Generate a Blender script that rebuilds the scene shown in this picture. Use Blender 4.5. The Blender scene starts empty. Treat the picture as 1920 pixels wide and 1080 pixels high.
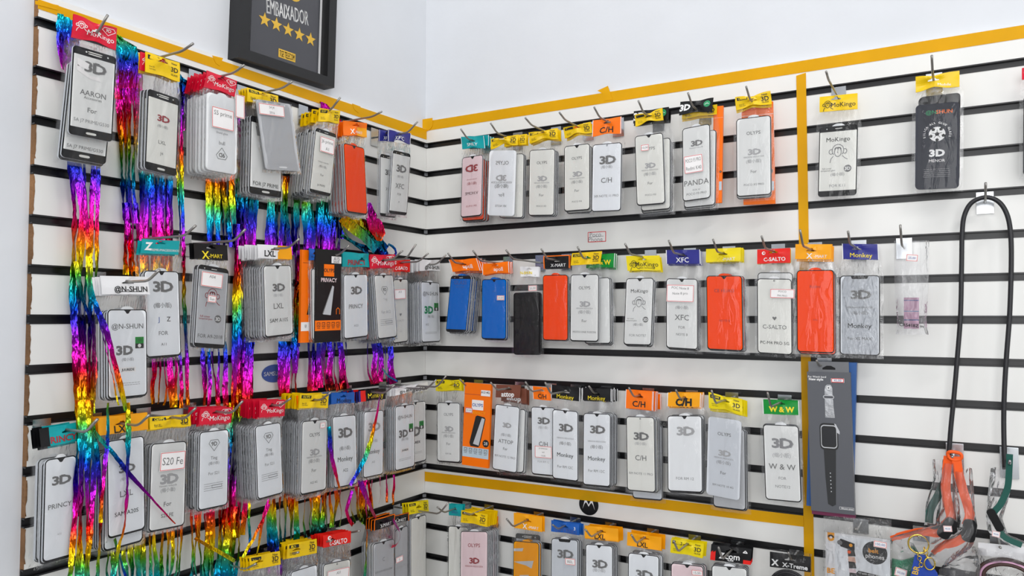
import bpy, math, random
from mathutils import Vector, Matrix, noise
from mathutils.geometry import delaunay_2d_cdt
SC = bpy.context.scene
COL = SC.collection
random.seed(7)
# ------------------------------------------------------------------ camera
S = 0.08                                   # pitch of the slat grooves, metres
FPX = 1436.363                             # focal length in pixels of a 1920 wide frame
CAM = Vector((1.27584538, -1.69505751, -0.55802525))
YAW, PIT, ROL = -0.53309177, 0.03964309, 0.00070787
FW = Vector((math.sin(YAW)*math.cos(PIT), math.cos(YAW)*math.cos(PIT), math.sin(PIT)))
_rt = Vector((math.cos(YAW), -math.sin(YAW), 0)); _up = _rt.cross(FW)
RT = math.cos(ROL)*_rt + math.sin(ROL)*_up; UP = -math.sin(ROL)*_rt + math.cos(ROL)*_up
cd = bpy.data.cameras.new('camera'); cam = bpy.data.objects.new('camera', cd); COL.objects.link(cam)
cd.sensor_width = 36; cd.lens = FPX/1920*36; cd.clip_start = 0.02
mw = Matrix((RT, UP, -FW)).transposed().to_4x4(); mw.translation = CAM; cam.matrix_world = mw
SC.camera = cam
# ------------------------------------------------------------------ light
SC.view_settings.view_transform = 'Standard'; SC.view_settings.look = 'None'
SC.view_settings.exposure = -0.12; SC.view_settings.gamma = 1
SC.cycles.transparent_max_bounces = 40
wd = bpy.data.worlds.new('world'); SC.world = wd; wd.use_nodes = True
nt = wd.node_tree; nt.nodes.clear()
tc = nt.nodes.new('ShaderNodeTexCoord'); sp = nt.nodes.new('ShaderNodeSeparateXYZ')
rp = nt.nodes.new('ShaderNodeValToRGB'); bg = nt.nodes.new('ShaderNodeBackground'); wo = nt.nodes.new('ShaderNodeOutputWorld')
mr = nt.nodes.new('ShaderNodeMapRange'); mr.inputs['From Min'].default_value = -1
nt.links.new(tc.outputs['Generated'], sp.inputs[0]); nt.links.new(sp.outputs['Z'], mr.inputs[0])
nt.links.new(mr.outputs[0], rp.inputs[0]); nt.links.new(rp.outputs[0], bg.inputs[0]); nt.links.new(bg.outputs[0], wo.inputs[0])
e = rp.color_ramp.elements
e[0].position = 0.2; e[0].color = (0.36, 0.36, 0.36, 1); e[1].position = 0.85; e[1].color = (0.88, 0.90, 0.93, 1)
e = rp.color_ramp.elements.new(0.5); e.color = (0.42, 0.43, 0.45, 1)
bg.inputs[1].default_value = 0.48
def area(name, loc, target, sx, sy, watts, color=(1, 1, 1)):
    l = bpy.data.lights.new(name, 'AREA'); l.shape = 'RECTANGLE'; l.size = sx; l.size_y = sy; l.energy = watts; l.color = color
    o = bpy.data.objects.new(name, l); COL.objects.link(o); o.location = loc
    o.rotation_euler = (Vector(target) - Vector(loc)).to_track_quat('-Z', 'Y').to_euler(); return o
area('ceiling_tube_light', (0.95, -1.15, 1.55), (0.7, -0.5, -0.6), 1.3, 0.07, 15, (1, 0.98, 0.95))
area('ceiling_tube_light', (2.6, -2.4, 1.7), (0.8, -0.2, -0.6), 1.3, 0.07, 24, (1, 0.98, 0.95))
area('shopfront_daylight', (1.9, -4.2, -0.1), (0.7, -0.3, -0.6), 2.4, 2.4, 74, (0.985, 0.99, 1))
area('side_fill_light', (3.6, -1.9, -0.3), (0, -0.6, -0.6), 1.6, 2.2, 28, (0.98, 0.99, 1))  # added fill to brighten the left wall, no real source on this side
# ------------------------------------------------------------------ pixel -> place
def at(x, y, w, d):
    """point seen at pixel (x, y) on the plane d metres in front of wall 'L' (x=0) or 'R' (y=0)"""
    r = FW + RT*((x-960)/FPX) - UP*((y-540)/FPX)
    t = (-d-CAM.y)/r.y if w == 'R' else (d-CAM.x)/r.x
    return CAM + r*t
def pix(p):
    q = Vector(p)-CAM; z = q.dot(FW)
    return 960+FPX*q.dot(RT)/z, 540-FPX*q.dot(UP)/z
def loc(x, y, w, d):
    """the same point in wall coordinates: along the wall, up"""
    p = at(x, y, w, d); return (p.x if w == 'R' else p.y), p.z
def world(w, u, d, z): return Vector((u, -d, z)) if w == 'R' else Vector((d, u, z))
ROT = {'R': 0.0, 'L': math.pi/2}
# ------------------------------------------------------------------ materials
M = {}
def mat(name, col, rough=0.5, metal=0.0, spec=0.5, var=0.05, bump=0.0, bscale=60, coat=0.0):
    m = bpy.data.materials.new(name); m.use_nodes = True; t = m.node_tree; b = t.nodes['Principled BSDF']
    b.inputs['Roughness'].default_value = rough; b.inputs['Metallic'].default_value = metal
    b.inputs['Specular IOR Level'].default_value = spec
    b.inputs['Coat Weight'].default_value = coat; b.inputs['Coat Roughness'].default_value = 0.08
    co = t.nodes.new('ShaderNodeTexCoord'); n = t.nodes.new('ShaderNodeTexNoise'); n.inputs['Scale'].default_value = 9; n.inputs['Detail'].default_value = 4
    t.links.new(co.outputs['Object'], n.inputs['Vector'])
    r = t.nodes.new('ShaderNodeValToRGB')
    r.color_ramp.elements[0].position = 0.3; r.color_ramp.elements[1].position = 0.7
    r.color_ramp.elements[0].color = tuple(c*(1-var) for c in col)+(1,); r.color_ramp.elements[1].color = tuple(min(1, c*(1+var)) for c in col)+(1,)
    t.links.new(n.outputs[0], r.inputs[0]); t.links.new(r.outputs[0], b.inputs['Base Color'])
    if bump:
        n2 = t.nodes.new('ShaderNodeTexNoise'); n2.inputs['Scale'].default_value = bscale; n2.inputs['Detail'].default_value = 3
        t.links.new(co.outputs['Object'], n2.inputs['Vector'])
        bp = t.nodes.new('ShaderNodeBump'); bp.inputs['Strength'].default_value = bump; bp.inputs['Distance'].default_value = 0.004
        t.links.new(n2.outputs[0], bp.inputs['Height']); t.links.new(bp.outputs[0], b.inputs['Normal'])
    M[name] = m; return m
def srgb(r, g, b):
    f = lambda c: (c/255)/12.92 if c <= 10 else ((c/255+0.055)/1.055)**2.4
    return f(r), f(g), f(b)
def smat(name, rgb, *a, **k): return mat(name, srgb(*rgb), *a, **k)
smat('plaster', (217, 220, 225), 0.85, var=0.015, bump=0.25, bscale=22)
smat('board_white', (232, 232, 229), 0.32, var=0.015)
mat('board_edge', (0.22, 0.11, 0.045), 0.9, var=0.45, bump=0.8, bscale=140)
mat('groove_black', (0.006, 0.006, 0.007), 0.34)
smat('tape', (240, 184, 0), 0.45, spec=0.25, var=0.05, bump=0.06)
smat('floor_grey', (120, 118, 114), 0.6)
mat('steel', (0.36, 0.35, 0.33), 0.36, 0.85, var=0.1)
mat('zinc', (0.50, 0.52, 0.54), 0.22, 1.0, var=0.05)
mat('black', (0.005, 0.005, 0.006), 0.32, spec=0.25)
mat('satin_black', (0.006, 0.006, 0.007), 0.45)
mat('ink', (0.012, 0.012, 0.012), 0.5); mat('ink_grey', (0.17, 0.17, 0.17), 0.5); mat('ink_mid', (0.26, 0.26, 0.27), 0.5); mat('ink_light', (0.43, 0.43, 0.44), 0.5)
mat('ink_red', (0.35, 0.03, 0.04), 0.5); mat('ink_green', (0.02, 0.3, 0.12), 0.5); mat('ink_white', (0.86, 0.86, 0.86), 0.5); mat('ink_yellow', (0.9, 0.7, 0.02), 0.5)
mat('ink_blue', (0.05, 0.10, 0.35), 0.5)
for n, c in dict(white=(240, 242, 244), grey=(231, 232, 231), pale=(233, 233, 228), blue_white=(238, 241, 245), pinkish=(238, 216, 220), orange=(255, 78, 0), blue=(0, 112, 208), black_film=(26, 24, 26),
                 amber=(238, 160, 16), silver=(212, 216, 222), slate=(60, 62, 70), smoke=(192, 194, 198)).items():
    smat('film_'+n, c, 0.42, spec=0.15, var=0.015)
for n, c in dict(red=(214, 18, 52), yellow=(240, 200, 8), lemon=(234, 212, 10), amber=(250, 168, 8), orange=(255, 118, 4), teal=(10, 158, 164), navy=(42, 44, 132), blue=(26, 92, 180), black=(16, 16, 18), scarlet=(228, 30, 22),
                 white=(236, 236, 238), green=(8, 142, 52), brown=(122, 72, 56), purple=(60, 40, 110)).items():
    smat('card_'+n, c, 0.32, spec=0.35, var=0.03, coat=0.08)
smat('paper', (240, 238, 238), 0.6); smat('paper_red', (220, 50, 50), 0.6); smat('gold', (224, 180, 60), 0.35, 0.2)
smat('box_grey', (86, 88, 94), 0.45, var=0.03); smat('box_light', (108, 110, 114), 0.45); smat('box_blue', (30, 84, 150), 0.45); smat('box_plum', (104, 24, 66), 0.45)
smat('icon_band', (186, 204, 216), 0.45)
mat('strap_silver', (0.42, 0.43, 0.45), 0.4, 0.3, var=0.3, bump=0.5, bscale=120)
mat('rubber_orange', srgb(246, 92, 14), 0.5); mat('rubber_green', srgb(16, 84, 74), 0.5); mat('rubber_pink', srgb(196, 150, 178), 0.5)
mat('cord_black', (0.010, 0.010, 0.013), 0.42, bump=0.06, bscale=300)
mat('brass', srgb(226, 196, 96), 0.2, 1.0); mat('leather_blue', srgb(18, 62, 160), 0.4, bump=0.2); mat('leather_brown', srgb(60, 36, 30), 0.5, bump=0.4)
mat('glitter', srgb(40, 140, 100), 0.3, 0.4, var=0.8, bump=1.0, bscale=300); mat('skin_tone', srgb(222, 178, 158), 0.6); mat('plaque', srgb(58, 58, 64), 0.22, coat=0.4)
def plastic(name, white, rough, tint=(0.97, 0.97, 0.97), scale=38, bump=0.6, k=1.0):
    """clear film: lets light through, with a wrinkled shine"""
    m = bpy.data.materials.new(name); m.use_nodes = True; t = m.node_tree; t.nodes.clear(); N = t.nodes.new; L = t.links.new
    out = N('ShaderNodeOutputMaterial'); co = N('ShaderNodeTexCoord'); mp = N('ShaderNodeMapping'); mp.inputs['Scale'].default_value = (1.0, 1.0, 0.45)
    n = N('ShaderNodeTexNoise'); n.inputs['Scale'].default_value = scale; n.inputs['Detail'].default_value = 3; n.inputs['Distortion'].default_value = 1.2
    L(co.outputs['Object'], mp.inputs[0]); L(mp.outputs[0], n.inputs['Vector'])
    bp = N('ShaderNodeBump'); bp.inputs['Strength'].default_value = bump; bp.inputs['Distance'].default_value = 0.006; L(n.outputs[0], bp.inputs['Height'])
    tr = N('ShaderNodeBsdfTransparent'); tr.inputs[0].default_value = tint+(1,)
    gl = N('ShaderNodeBsdfGlossy'); gl.inputs['Roughness'].default_value = rough; L(bp.outputs[0], gl.inputs['Normal'])
    df = N('ShaderNodeBsdfDiffuse'); df.inputs[0].default_value = (0.85, 0.85, 0.86, 1)
    fr = N('ShaderNodeFresnel'); fr.inputs[0].default_value = 1.5; L(bp.outputs[0], fr.inputs['Normal'])
    mu = N('ShaderNodeMath'); mu.operation = 'MULTIPLY'; mu.inputs[1].default_value = k; mu.use_clamp = True; L(fr.outputs[0], mu.inputs[0])
    a = N('ShaderNodeMixShader'); a.inputs[0].default_value = white; L(tr.outputs[0], a.inputs[1]); L(df.outputs[0], a.inputs[2])
    b = N('ShaderNodeMixShader'); L(mu.outputs[0], b.inputs[0]); L(a.outputs[0], b.inputs[1]); L(gl.outputs[0], b.inputs[2])
    L(b.outputs[0], out.inputs[0]); M[name] = m; return m
plastic('clear_film', 0.012, 0.07, (0.998, 0.998, 0.998), scale=26, k=0.6, bump=0.9)
plastic('milky_film', 0.075, 0.14, (0.985, 0.985, 0.99), 42, 0.6, 1.0)
plastic('crinkled_film', 0.03, 0.08, (0.99, 0.99, 0.99), 70, 1.0, 1.3)
def tape_see_through():
    """the tape is thin enough for the black grooves to show"""
    t = M['tape'].node_tree; b = t.nodes['Principled BSDF']; o = t.nodes['Material Output']
    tr = t.nodes.new('ShaderNodeBsdfTransparent'); tr.inputs[0].default_value = (1.0, 0.72, 0.10, 1); mx = t.nodes.new('ShaderNodeMixShader'); mx.inputs[0].default_value = 0.3
    t.links.new(b.outputs[0], mx.inputs[1]); t.links.new(tr.outputs[0], mx.inputs[2]); t.links.new(mx.outputs[0], o.inputs[0])
tape_see_through()
def foil_mat():
    m = bpy.data.materials.new('rainbow_foil'); m.use_nodes = True; t = m.node_tree; b = t.nodes['Principled BSDF']; N = t.nodes.new; L = t.links.new
    at_ = N('ShaderNodeAttribute'); at_.attribute_name = 'phase'
    fr = N('ShaderNodeMath'); fr.operation = 'FRACT'; L(at_.outputs['Fac'], fr.inputs[0])
    r = N('ShaderNodeValToRGB'); L(fr.outputs[0], r.inputs[0])
    stops = [(0, (20, 60, 190)), (0.10, (70, 40, 190)), (0.22, (170, 30, 190)), (0.34, (230, 30, 150)), (0.44, (226, 24, 50)), (0.54, (240, 120, 16)), (0.64, (244, 206, 24)), (0.75, (90, 180, 50)), (0.87, (20, 170, 180)), (1, (20, 60, 190))]
    cr = r.color_ramp
    for i, (p, c) in enumerate(stops):
        el = cr.elements[0] if i == 0 else cr.elements.new(p) if i < len(stops)-1 else cr.elements[len(cr.elements)-1]
        el.position = p; el.color = srgb(*c)+(1,)
    L(r.outputs[0], b.inputs['Base Color']); b.inputs['Metallic'].default_value = 1; b.inputs['Roughness'].default_value = 0.2
    co = N('ShaderNodeTexCoord'); mp = N('ShaderNodeMapping'); mp.inputs['Scale'].default_value = (1.6, 1.6, 0.5); L(co.outputs['Object'], mp.inputs[0]); n = N('ShaderNodeTexNoise'); n.inputs['Scale'].default_value = 62; n.inputs['Detail'].default_value = 2; L(mp.outputs[0], n.inputs['Vector'])
    bp = N('ShaderNodeBump'); bp.inputs['Strength'].default_value = 0.8; bp.inputs['Distance'].default_value = 0.008; L(n.outputs[0], bp.inputs['Height']); L(bp.outputs[0], b.inputs['Normal'])
    M['foil'] = m
foil_mat()
# ------------------------------------------------------------------ mesh helpers
class MB:
    def __init__(s): s.v = []; s.f = []; s.m = []; s.mats = []
    def mi(s, name):
        if name not in s.mats: s.mats.append(name)
        return s.mats.index(name)
    def add(s, vs, fs, m):
        o = len(s.v); s.v += [tuple(p) for p in vs]; k = s.mi(m)
        for f in fs: s.f.append([i+o for i in f]); s.m.append(k)
    def poly(s, pts, m): s.add(pts, [list(range(len(pts)))], m)
    def prism(s, pts, y0, y1, m, side=None):
        """pts: (x, z) outline counter-clockwise seen from the front (-y); front face at y0, back at y1"""
        n = len(pts)
        s.add([(x, y0, z) for x, z in pts], [list(range(n))], m)
        s.add([(x, y1, z) for x, z in pts], [list(range(n))[::-1]], side or m)
        s.add([(x, y0, z) for x, z in pts]+[(x, y1, z) for x, z in pts], [[i, i+n, (i+1) % n+n, (i+1) % n] for i in range(n)], side or m)
    def box(s, x0, x1, y0, y1, z0, z1, m):
        s.prism([(x0, z0), (x1, z0), (x1, z1), (x0, z1)], y0, y1, m)
    def tube(s, pts, r, m, n=8, cap=True):
        pts = [Vector(p) for p in pts]; rings = []; prev = None
        for i, p in enumerate(pts):
            t = (pts[min(i+1, len(pts)-1)]-pts[max(i-1, 0)]).normalized()
            a = (prev - t*prev.dot(t)) if prev else t.orthogonal()
            if a.length < 1e-6: a = t.orthogonal()
            a.normalize(); prev = a; b = t.cross(a); rr = r[i] if isinstance(r, (list, tuple)) else r
            rings.append([p+(a*math.cos(2*math.pi*k/n)+b*math.sin(2*math.pi*k/n))*rr for k in range(n)])
        vs = [q for g in rings for q in g]; fs = []
        for i in range(len(rings)-1):
            for k in range(n): fs.append([i*n+k, i*n+(k+1) % n, (i+1)*n+(k+1) % n, (i+1)*n+k])
        if cap: fs.append(list(range(n))[::-1]); fs.append([(len(rings)-1)*n+k for k in range(n)])
        s.add(vs, fs, m)
    def mesh(s, name, smooth=False):
        me = bpy.data.meshes.new(name); me.from_pydata(s.v, [], s.f)
        for n in s.mats: me.materials.append(M[n])
        me.polygons.foreach_set('material_index', s.m)
        if smooth: me.polygons.foreach_set('use_smooth', [True]*len(s.f))
        me.update(); return me
    def obj(s, name, parent=None, smooth=False, label=None):
        o = bpy.data.objects.new(name, s.mesh(name, smooth)); COL.objects.link(o)
        if parent: o.parent = parent
        if label: o['label'] = label
        return o
def tag(o, label, cat, group=None):
    o['label'] = label; o['category'] = cat
    if group: o['group'] = group
    return o
def empty(name, p, rz, label, cat, group=None):
    o = bpy.data.objects.new(name, None); COL.objects.link(o); o.location = p; o.rotation_euler = (0, 0, rz); o.empty_display_size = 0.02
    return tag(o, label, cat, group)
_tx = {}
def text(body, bold=0.0):
    """flat letters of height 1, centred at 0: (points, faces, width)"""
    k = (body, bold)
    if k in _tx: return _tx[k]
    c = bpy.data.curves.new('t', 'FONT'); c.body = body; c.resolution_u = 2; c.offset = bold; c.fill_mode = 'FRONT'
    o = bpy.data.objects.new('t', c); COL.objects.link(o); dg = bpy.context.evaluated_depsgraph_get()
    m = bpy.data.meshes.new_from_object(o.evaluated_get(dg)); bpy.data.objects.remove(o); bpy.data.curves.remove(c)
    vs = [(v.co.x, v.co.y) for v in m.vertices]; fs = [list(p.vertices) for p in m.polygons]; bpy.data.meshes.remove(m)
    if not vs: vs = [(0, 0)]; fs = []
    x0 = min(p[0] for p in vs); x1 = max(p[0] for p in vs); h = 0.70
    vs = [((x-(x0+x1)/2)/h, (y-0.35)/h) for x, y in vs]
    _tx[k] = (vs, fs, (x1-x0)/h); return _tx[k]
class Sheet:
    """a flat print area: maps (a, b) in its own width/height units to local points"""
    def __init__(s, TL, TR, BL):
        s.o = Vector((TL[0], 0, TL[1])); s.ex = Vector((TR[0]-TL[0], 0, TR[1]-TL[1])); s.ey = Vector((BL[0]-TL[0], 0, BL[1]-TL[1]))
        s.w = s.ex.length; s.h = s.ey.length
    def p(s, a, b, y=0.0):
        q = s.o + s.ex*a + s.ey*b; q.y = y; return q
    def write(s, mb, body, a, b, h, m, y, bold=0.0, maxw=None, ang=0.0, warp=None, sx=1.0):
        """h: letter height in parts of the width; a, b: centre"""
        if bold and 'M' in body and bold > 0:   # heavy M: two light strikes side by side
            for e in (-.5, .5): s.write(mb, body, a+e*bold*1.3*h*math.cos(ang), b, h, m, y, 0.0, maxw, ang, warp, sx)
            return
        vs, fs, w = text(body, bold); k = h*sx
        if maxw and w*k > maxw: k = maxw/w
        ca, sa = math.cos(ang), math.sin(ang); r = s.w/s.h; out = []
        for x, z in vs:
            X, Z = x*k, z*h; X, Z = X*ca-Z*sa, X*sa+Z*ca
            q = s.p(a+X, b-Z*r, y)
            if warp: q.y += warp(a+X, b-Z*r)
            out.append(q)
        mb.add(out, fs, m)
    def fill(s, mb, pts, m, y, warp=None):
        out = []
        for a, b in pts:
            q = s.p(a, b, y)
            if warp: q.y += warp(a, b)
            out.append(q)
        mb.poly(out, m)
    def rect(s, mb, a0, b0, a1, b1, m, y, warp=None): s.fill(mb, [(a0, b1), (a1, b1), (a1, b0), (a0, b0)], m, y, warp)
    def disc(s, mb, a, b, r, m, y, n=20, warp=None):
        k = s.w/s.h; s.fill(mb, [(a+r*math.cos(-2*math.pi*i/n), b+r*k*math.sin(-2*math.pi*i/n)) for i in range(n)], m, y, warp)
    def stroke(s, mb, pts, wd, m, y, warp=None):
        """line through pts (a, b) with width wd in parts of the width"""
        k = s.w/s.h; P = [Vector((a, b/k)) for a, b in pts]
        for p, q in zip(P, P[1:]):
            t = (q-p); 
            if t.length < 1e-6: continue
            t.normalize(); n = Vector((-t.y, t.x))*wd/2; p2 = p-t*wd*0.2; q2 = q+t*wd*0.2
            s.fill(mb, [(c.x, c.y*k) for c in (p2+n, q2+n, q2-n, p2-n)], m, y, warp)
    def monkey(s, mb, a, b, r, m, y, wd=None, warp=None):
        """line drawing of an ape's head and shoulders"""
        k = s.w/s.h; wd = wd or r*0.09
        def arc(cx, cy, rx, ry, t0, t1, n=14): s.stroke(mb, [(a+r*(cx+rx*math.cos(t0+(t1-t0)*i/n)), b+r*k*(cy-ry*math.sin(t0+(t1-t0)*i/n))) for i in range(n+1)], wd, m, y, warp)
        pi = math.pi
        arc(0, -0.1, 0.72, 0.8, -0.25*pi, 1.25*pi); arc(0, 0.12, 0.42, 0.62, -0.5*pi, 1.5*pi); arc(-0.18, -0.22, 0.22, 0.25, 0, pi, 6); arc(0.18, -0.22, 0.22, 0.25, 0, pi, 6)
        arc(-0.85, 0.05, 0.25, 0.32, 0.35*pi, 1.75*pi, 8); arc(0.85, 0.05, 0.25, 0.32, -0.75*pi, 0.65*pi, 8)
        s.stroke(mb, [(a-r*0.55, b+r*k*0.65), (a-r*0.85, b+r*k*1.0), (a-r*0.95, b+r*k*1.5)], wd, m, y, warp)
        s.stroke(mb, [(a+r*0.55, b+r*k*0.65), (a+r*0.9, b+r*k*1.0), (a+r*1.2, b+r*k*1.15)], wd, m, y, warp)
        s.stroke(mb, [(a, b-r*k*0.1), (a-r*0.06, b+r*k*0.22), (a+r*0.06, b+r*k*0.22)], wd*0.8, m, y, warp)
    def three_d(s, mb, a, b, h, m, y, shade='ink_light', warp=None):
        """slab-serif 3D with an offset shade"""
        r = s.w/s.h
        for dx, mm, yy in ((0.07, shade, y+0.0001), (0, m, y)):
            s.write(mb, '3', a-h*0.62+dx*h, b+dx*h*r*0.6, h, mm, yy, 0.03, warp=warp, sx=1.35)
            s.write(mb, 'D', a+h*0.55+dx*h, b+dx*h*r*0.6, h, mm, yy, 0.03, warp=warp, sx=1.45)
            for e in (-1, 1): s.rect(mb, a+h*(0.02+dx), b+r*h*(e*0.5-0.07+dx*0.6), a+h*(0.5+dx), b+r*h*(e*0.5+0.07+dx*0.6), mm, yy-0.00005, warp)
def rrect(w, h, r, n=5):
    """rounded rectangle outline, counter-clockwise from the front, centre 0"""
    out = []
    for cx, cz, t in ((w/2-r, -h/2+r, -90), (w/2-r, h/2-r, 0), (-w/2+r, h/2-r, 90), (-w/2+r, -h/2+r, 180)):
        for i in range(n+1):
            q = math.radians(t+90*i/n); out.append((cx+r*math.cos(q), cz+r*math.sin(q)))
    return out
# ------------------------------------------------------------------ header cards
# kind: (card material, [(text, a, b, letter height / width, ink, bold)], extra)
KIND = {
 'olyps': ('card_yellow', [('New', .83, .17, .058, 'ink', .01), ('3D', .83, .48, .125, 'ink', .02), ('GLASS', .83, .75, .048, 'ink', .01)], 'olyps'),
 'lemon': ('card_lemon', [('New', .83, .17, .058, 'ink', .01), ('3D', .83, .48, .125, 'ink', .02), ('GLASS', .83, .75, .048, 'ink', .01)], 'olyps'),
 'mok': ('card_red', [('MoKingo', .62, .63, .125, 'ink_white', .008), ('9D', .80, .24, .075, 'ink_white', .01)], 'mok'),
 'moky': ('card_yellow', [('MoKingo', .63, .62, .125, 'ink', .008)], 'moky'),
 'moky2': ('card_lemon', [('MoKingo', .60, .58, .13, 'ink', .008), ('glass technology', .6, .82, .05, 'ink', 0)], 'moky'),
 'xmartb': ('card_black', [('X', .32, .72, .19, 'ink_yellow', .02), ('-MART', .62, .76, .10, 'ink_yellow', .015)], ''),
 'xmartk': ('card_black', [('X-MART', .56, .76, .11, 'ink_white', .01)], 'rim'),
 'xmarto': ('card_orange', [('X', .36, .70, .15, 'ink_white', .02), ('-MART', .63, .74, .085, 'ink_white', .01)], 'half'),
 'xmarta': ('card_amber', [('X', .40, .77, .15, 'ink_white', .02), ('-MART', .70, .80, .085, 'ink_white', .01)], ''),
 'xmarty': ('card_lemon', [('X', .40, .80, .15, 'ink_yellow', .02), ('-MART', .66, .82, .09, 'ink_white', .01)], ''),
 'xfc': ('card_navy', [('XFC', .48, .72, .14, 'ink_white', .01)], 'side'),
 'csalto': ('card_scarlet', [('C-SALTO', .53, .72, .115, 'ink_white', .02)], 'drop'),
 'nshun': ('card_white', [('@N-SHUN', .60, .70, .105, 'ink', .02)], 'under'),
 'princy': ('card_teal', [('PRINCY', .5, .70, .13, 'ink_red', .03)], ''),
 'princyw': ('card_teal', [('RINCY', .62, .70, .17, 'ink_red', .03)], 'dark'),
 'jz': ('card_teal', [('Z', .18, .48, .17, 'ink_white', .05), ('PREMIUMACESSORIOS', .62, .72, .055, 'ink_white', .01)], ''),
 'lxlw': ('card_amber', [('LXL', .34, .62, .135, 'ink', .02)], 'white'),
 'lxl': ('card_amber', [('LXL', .46, .76, .135, 'ink', .02)], ''),
 'monkeyb': ('card_blue', [('Monkey', .55, .72, .14, 'ink', .012)], ''),
 'monkeyn': ('card_navy', [('Monkey', .52, .72, .135, 'ink_yellow', .012)], 'side'),
 'monkeyk': ('card_black', [('Monkey', .50, .78, .13, 'ink_yellow', .012)], 'side'),
 'monkeyr': ('card_black', [('Monkey', .62, .55, .13, 'ink_yellow', .012)], 'redleft'),
 'smily': ('card_teal', [('SMILY', .48, .68, .125, 'ink_white', .01)], 'side'),
 'ch': ('card_orange', [('C/H', .50, .72, .20, 'ink', .02)], 'side'),
 'chb': ('card_amber', [('C/H', .50, .66, .20, 'ink', .05)], 'side'),
 'k3d': ('card_black', [('3D', .17, .48, .19, 'ink_white', .05)], 'cow'),
 'apoll': ('card_orange', [('apoll', .60, .62, .13, 'ink_white', .01)], 'side'),
 'shun': ('card_white', [('N-SHUN', .33, .62, .125, 'ink_yellow', .03)], 'under'),
 'attop': ('card_brown', [('attop', .5, .72, .17, 'ink_white', .03)], ''),
 'ww': ('card_green', [('W & W', .52, .62, .145, 'ink_yellow', .04)], 'side'),
 'teal': ('card_teal', [('SMILY', .45, .70, .13, 'ink_blue', .01)], ''),
 'vef': ('card_blue', [('VEFYRNU', .5, .76, .135, 'ink_blue', .02), ('3', .85, .45, .1, 'ink_white', .01)], ''),
 'zcom': ('card_black', [('Zcom', .47, .62, .15, 'ink_white', .02), ('-Lite', .5, .86, .06, 'ink_white', .02)], 'zcom'),
 'xtreme': ('card_black', [('X', .13, .66, .15, 'ink_white', .04), ('X-Treme', .62, .74, .115, 'ink_white', .03)], ''),
 'plain': ('card_yellow', [], ''), 'nshy': ('card_yellow', [('Mobile', .66, .78, .08, 'ink_white', .01)], ''),
}
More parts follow.
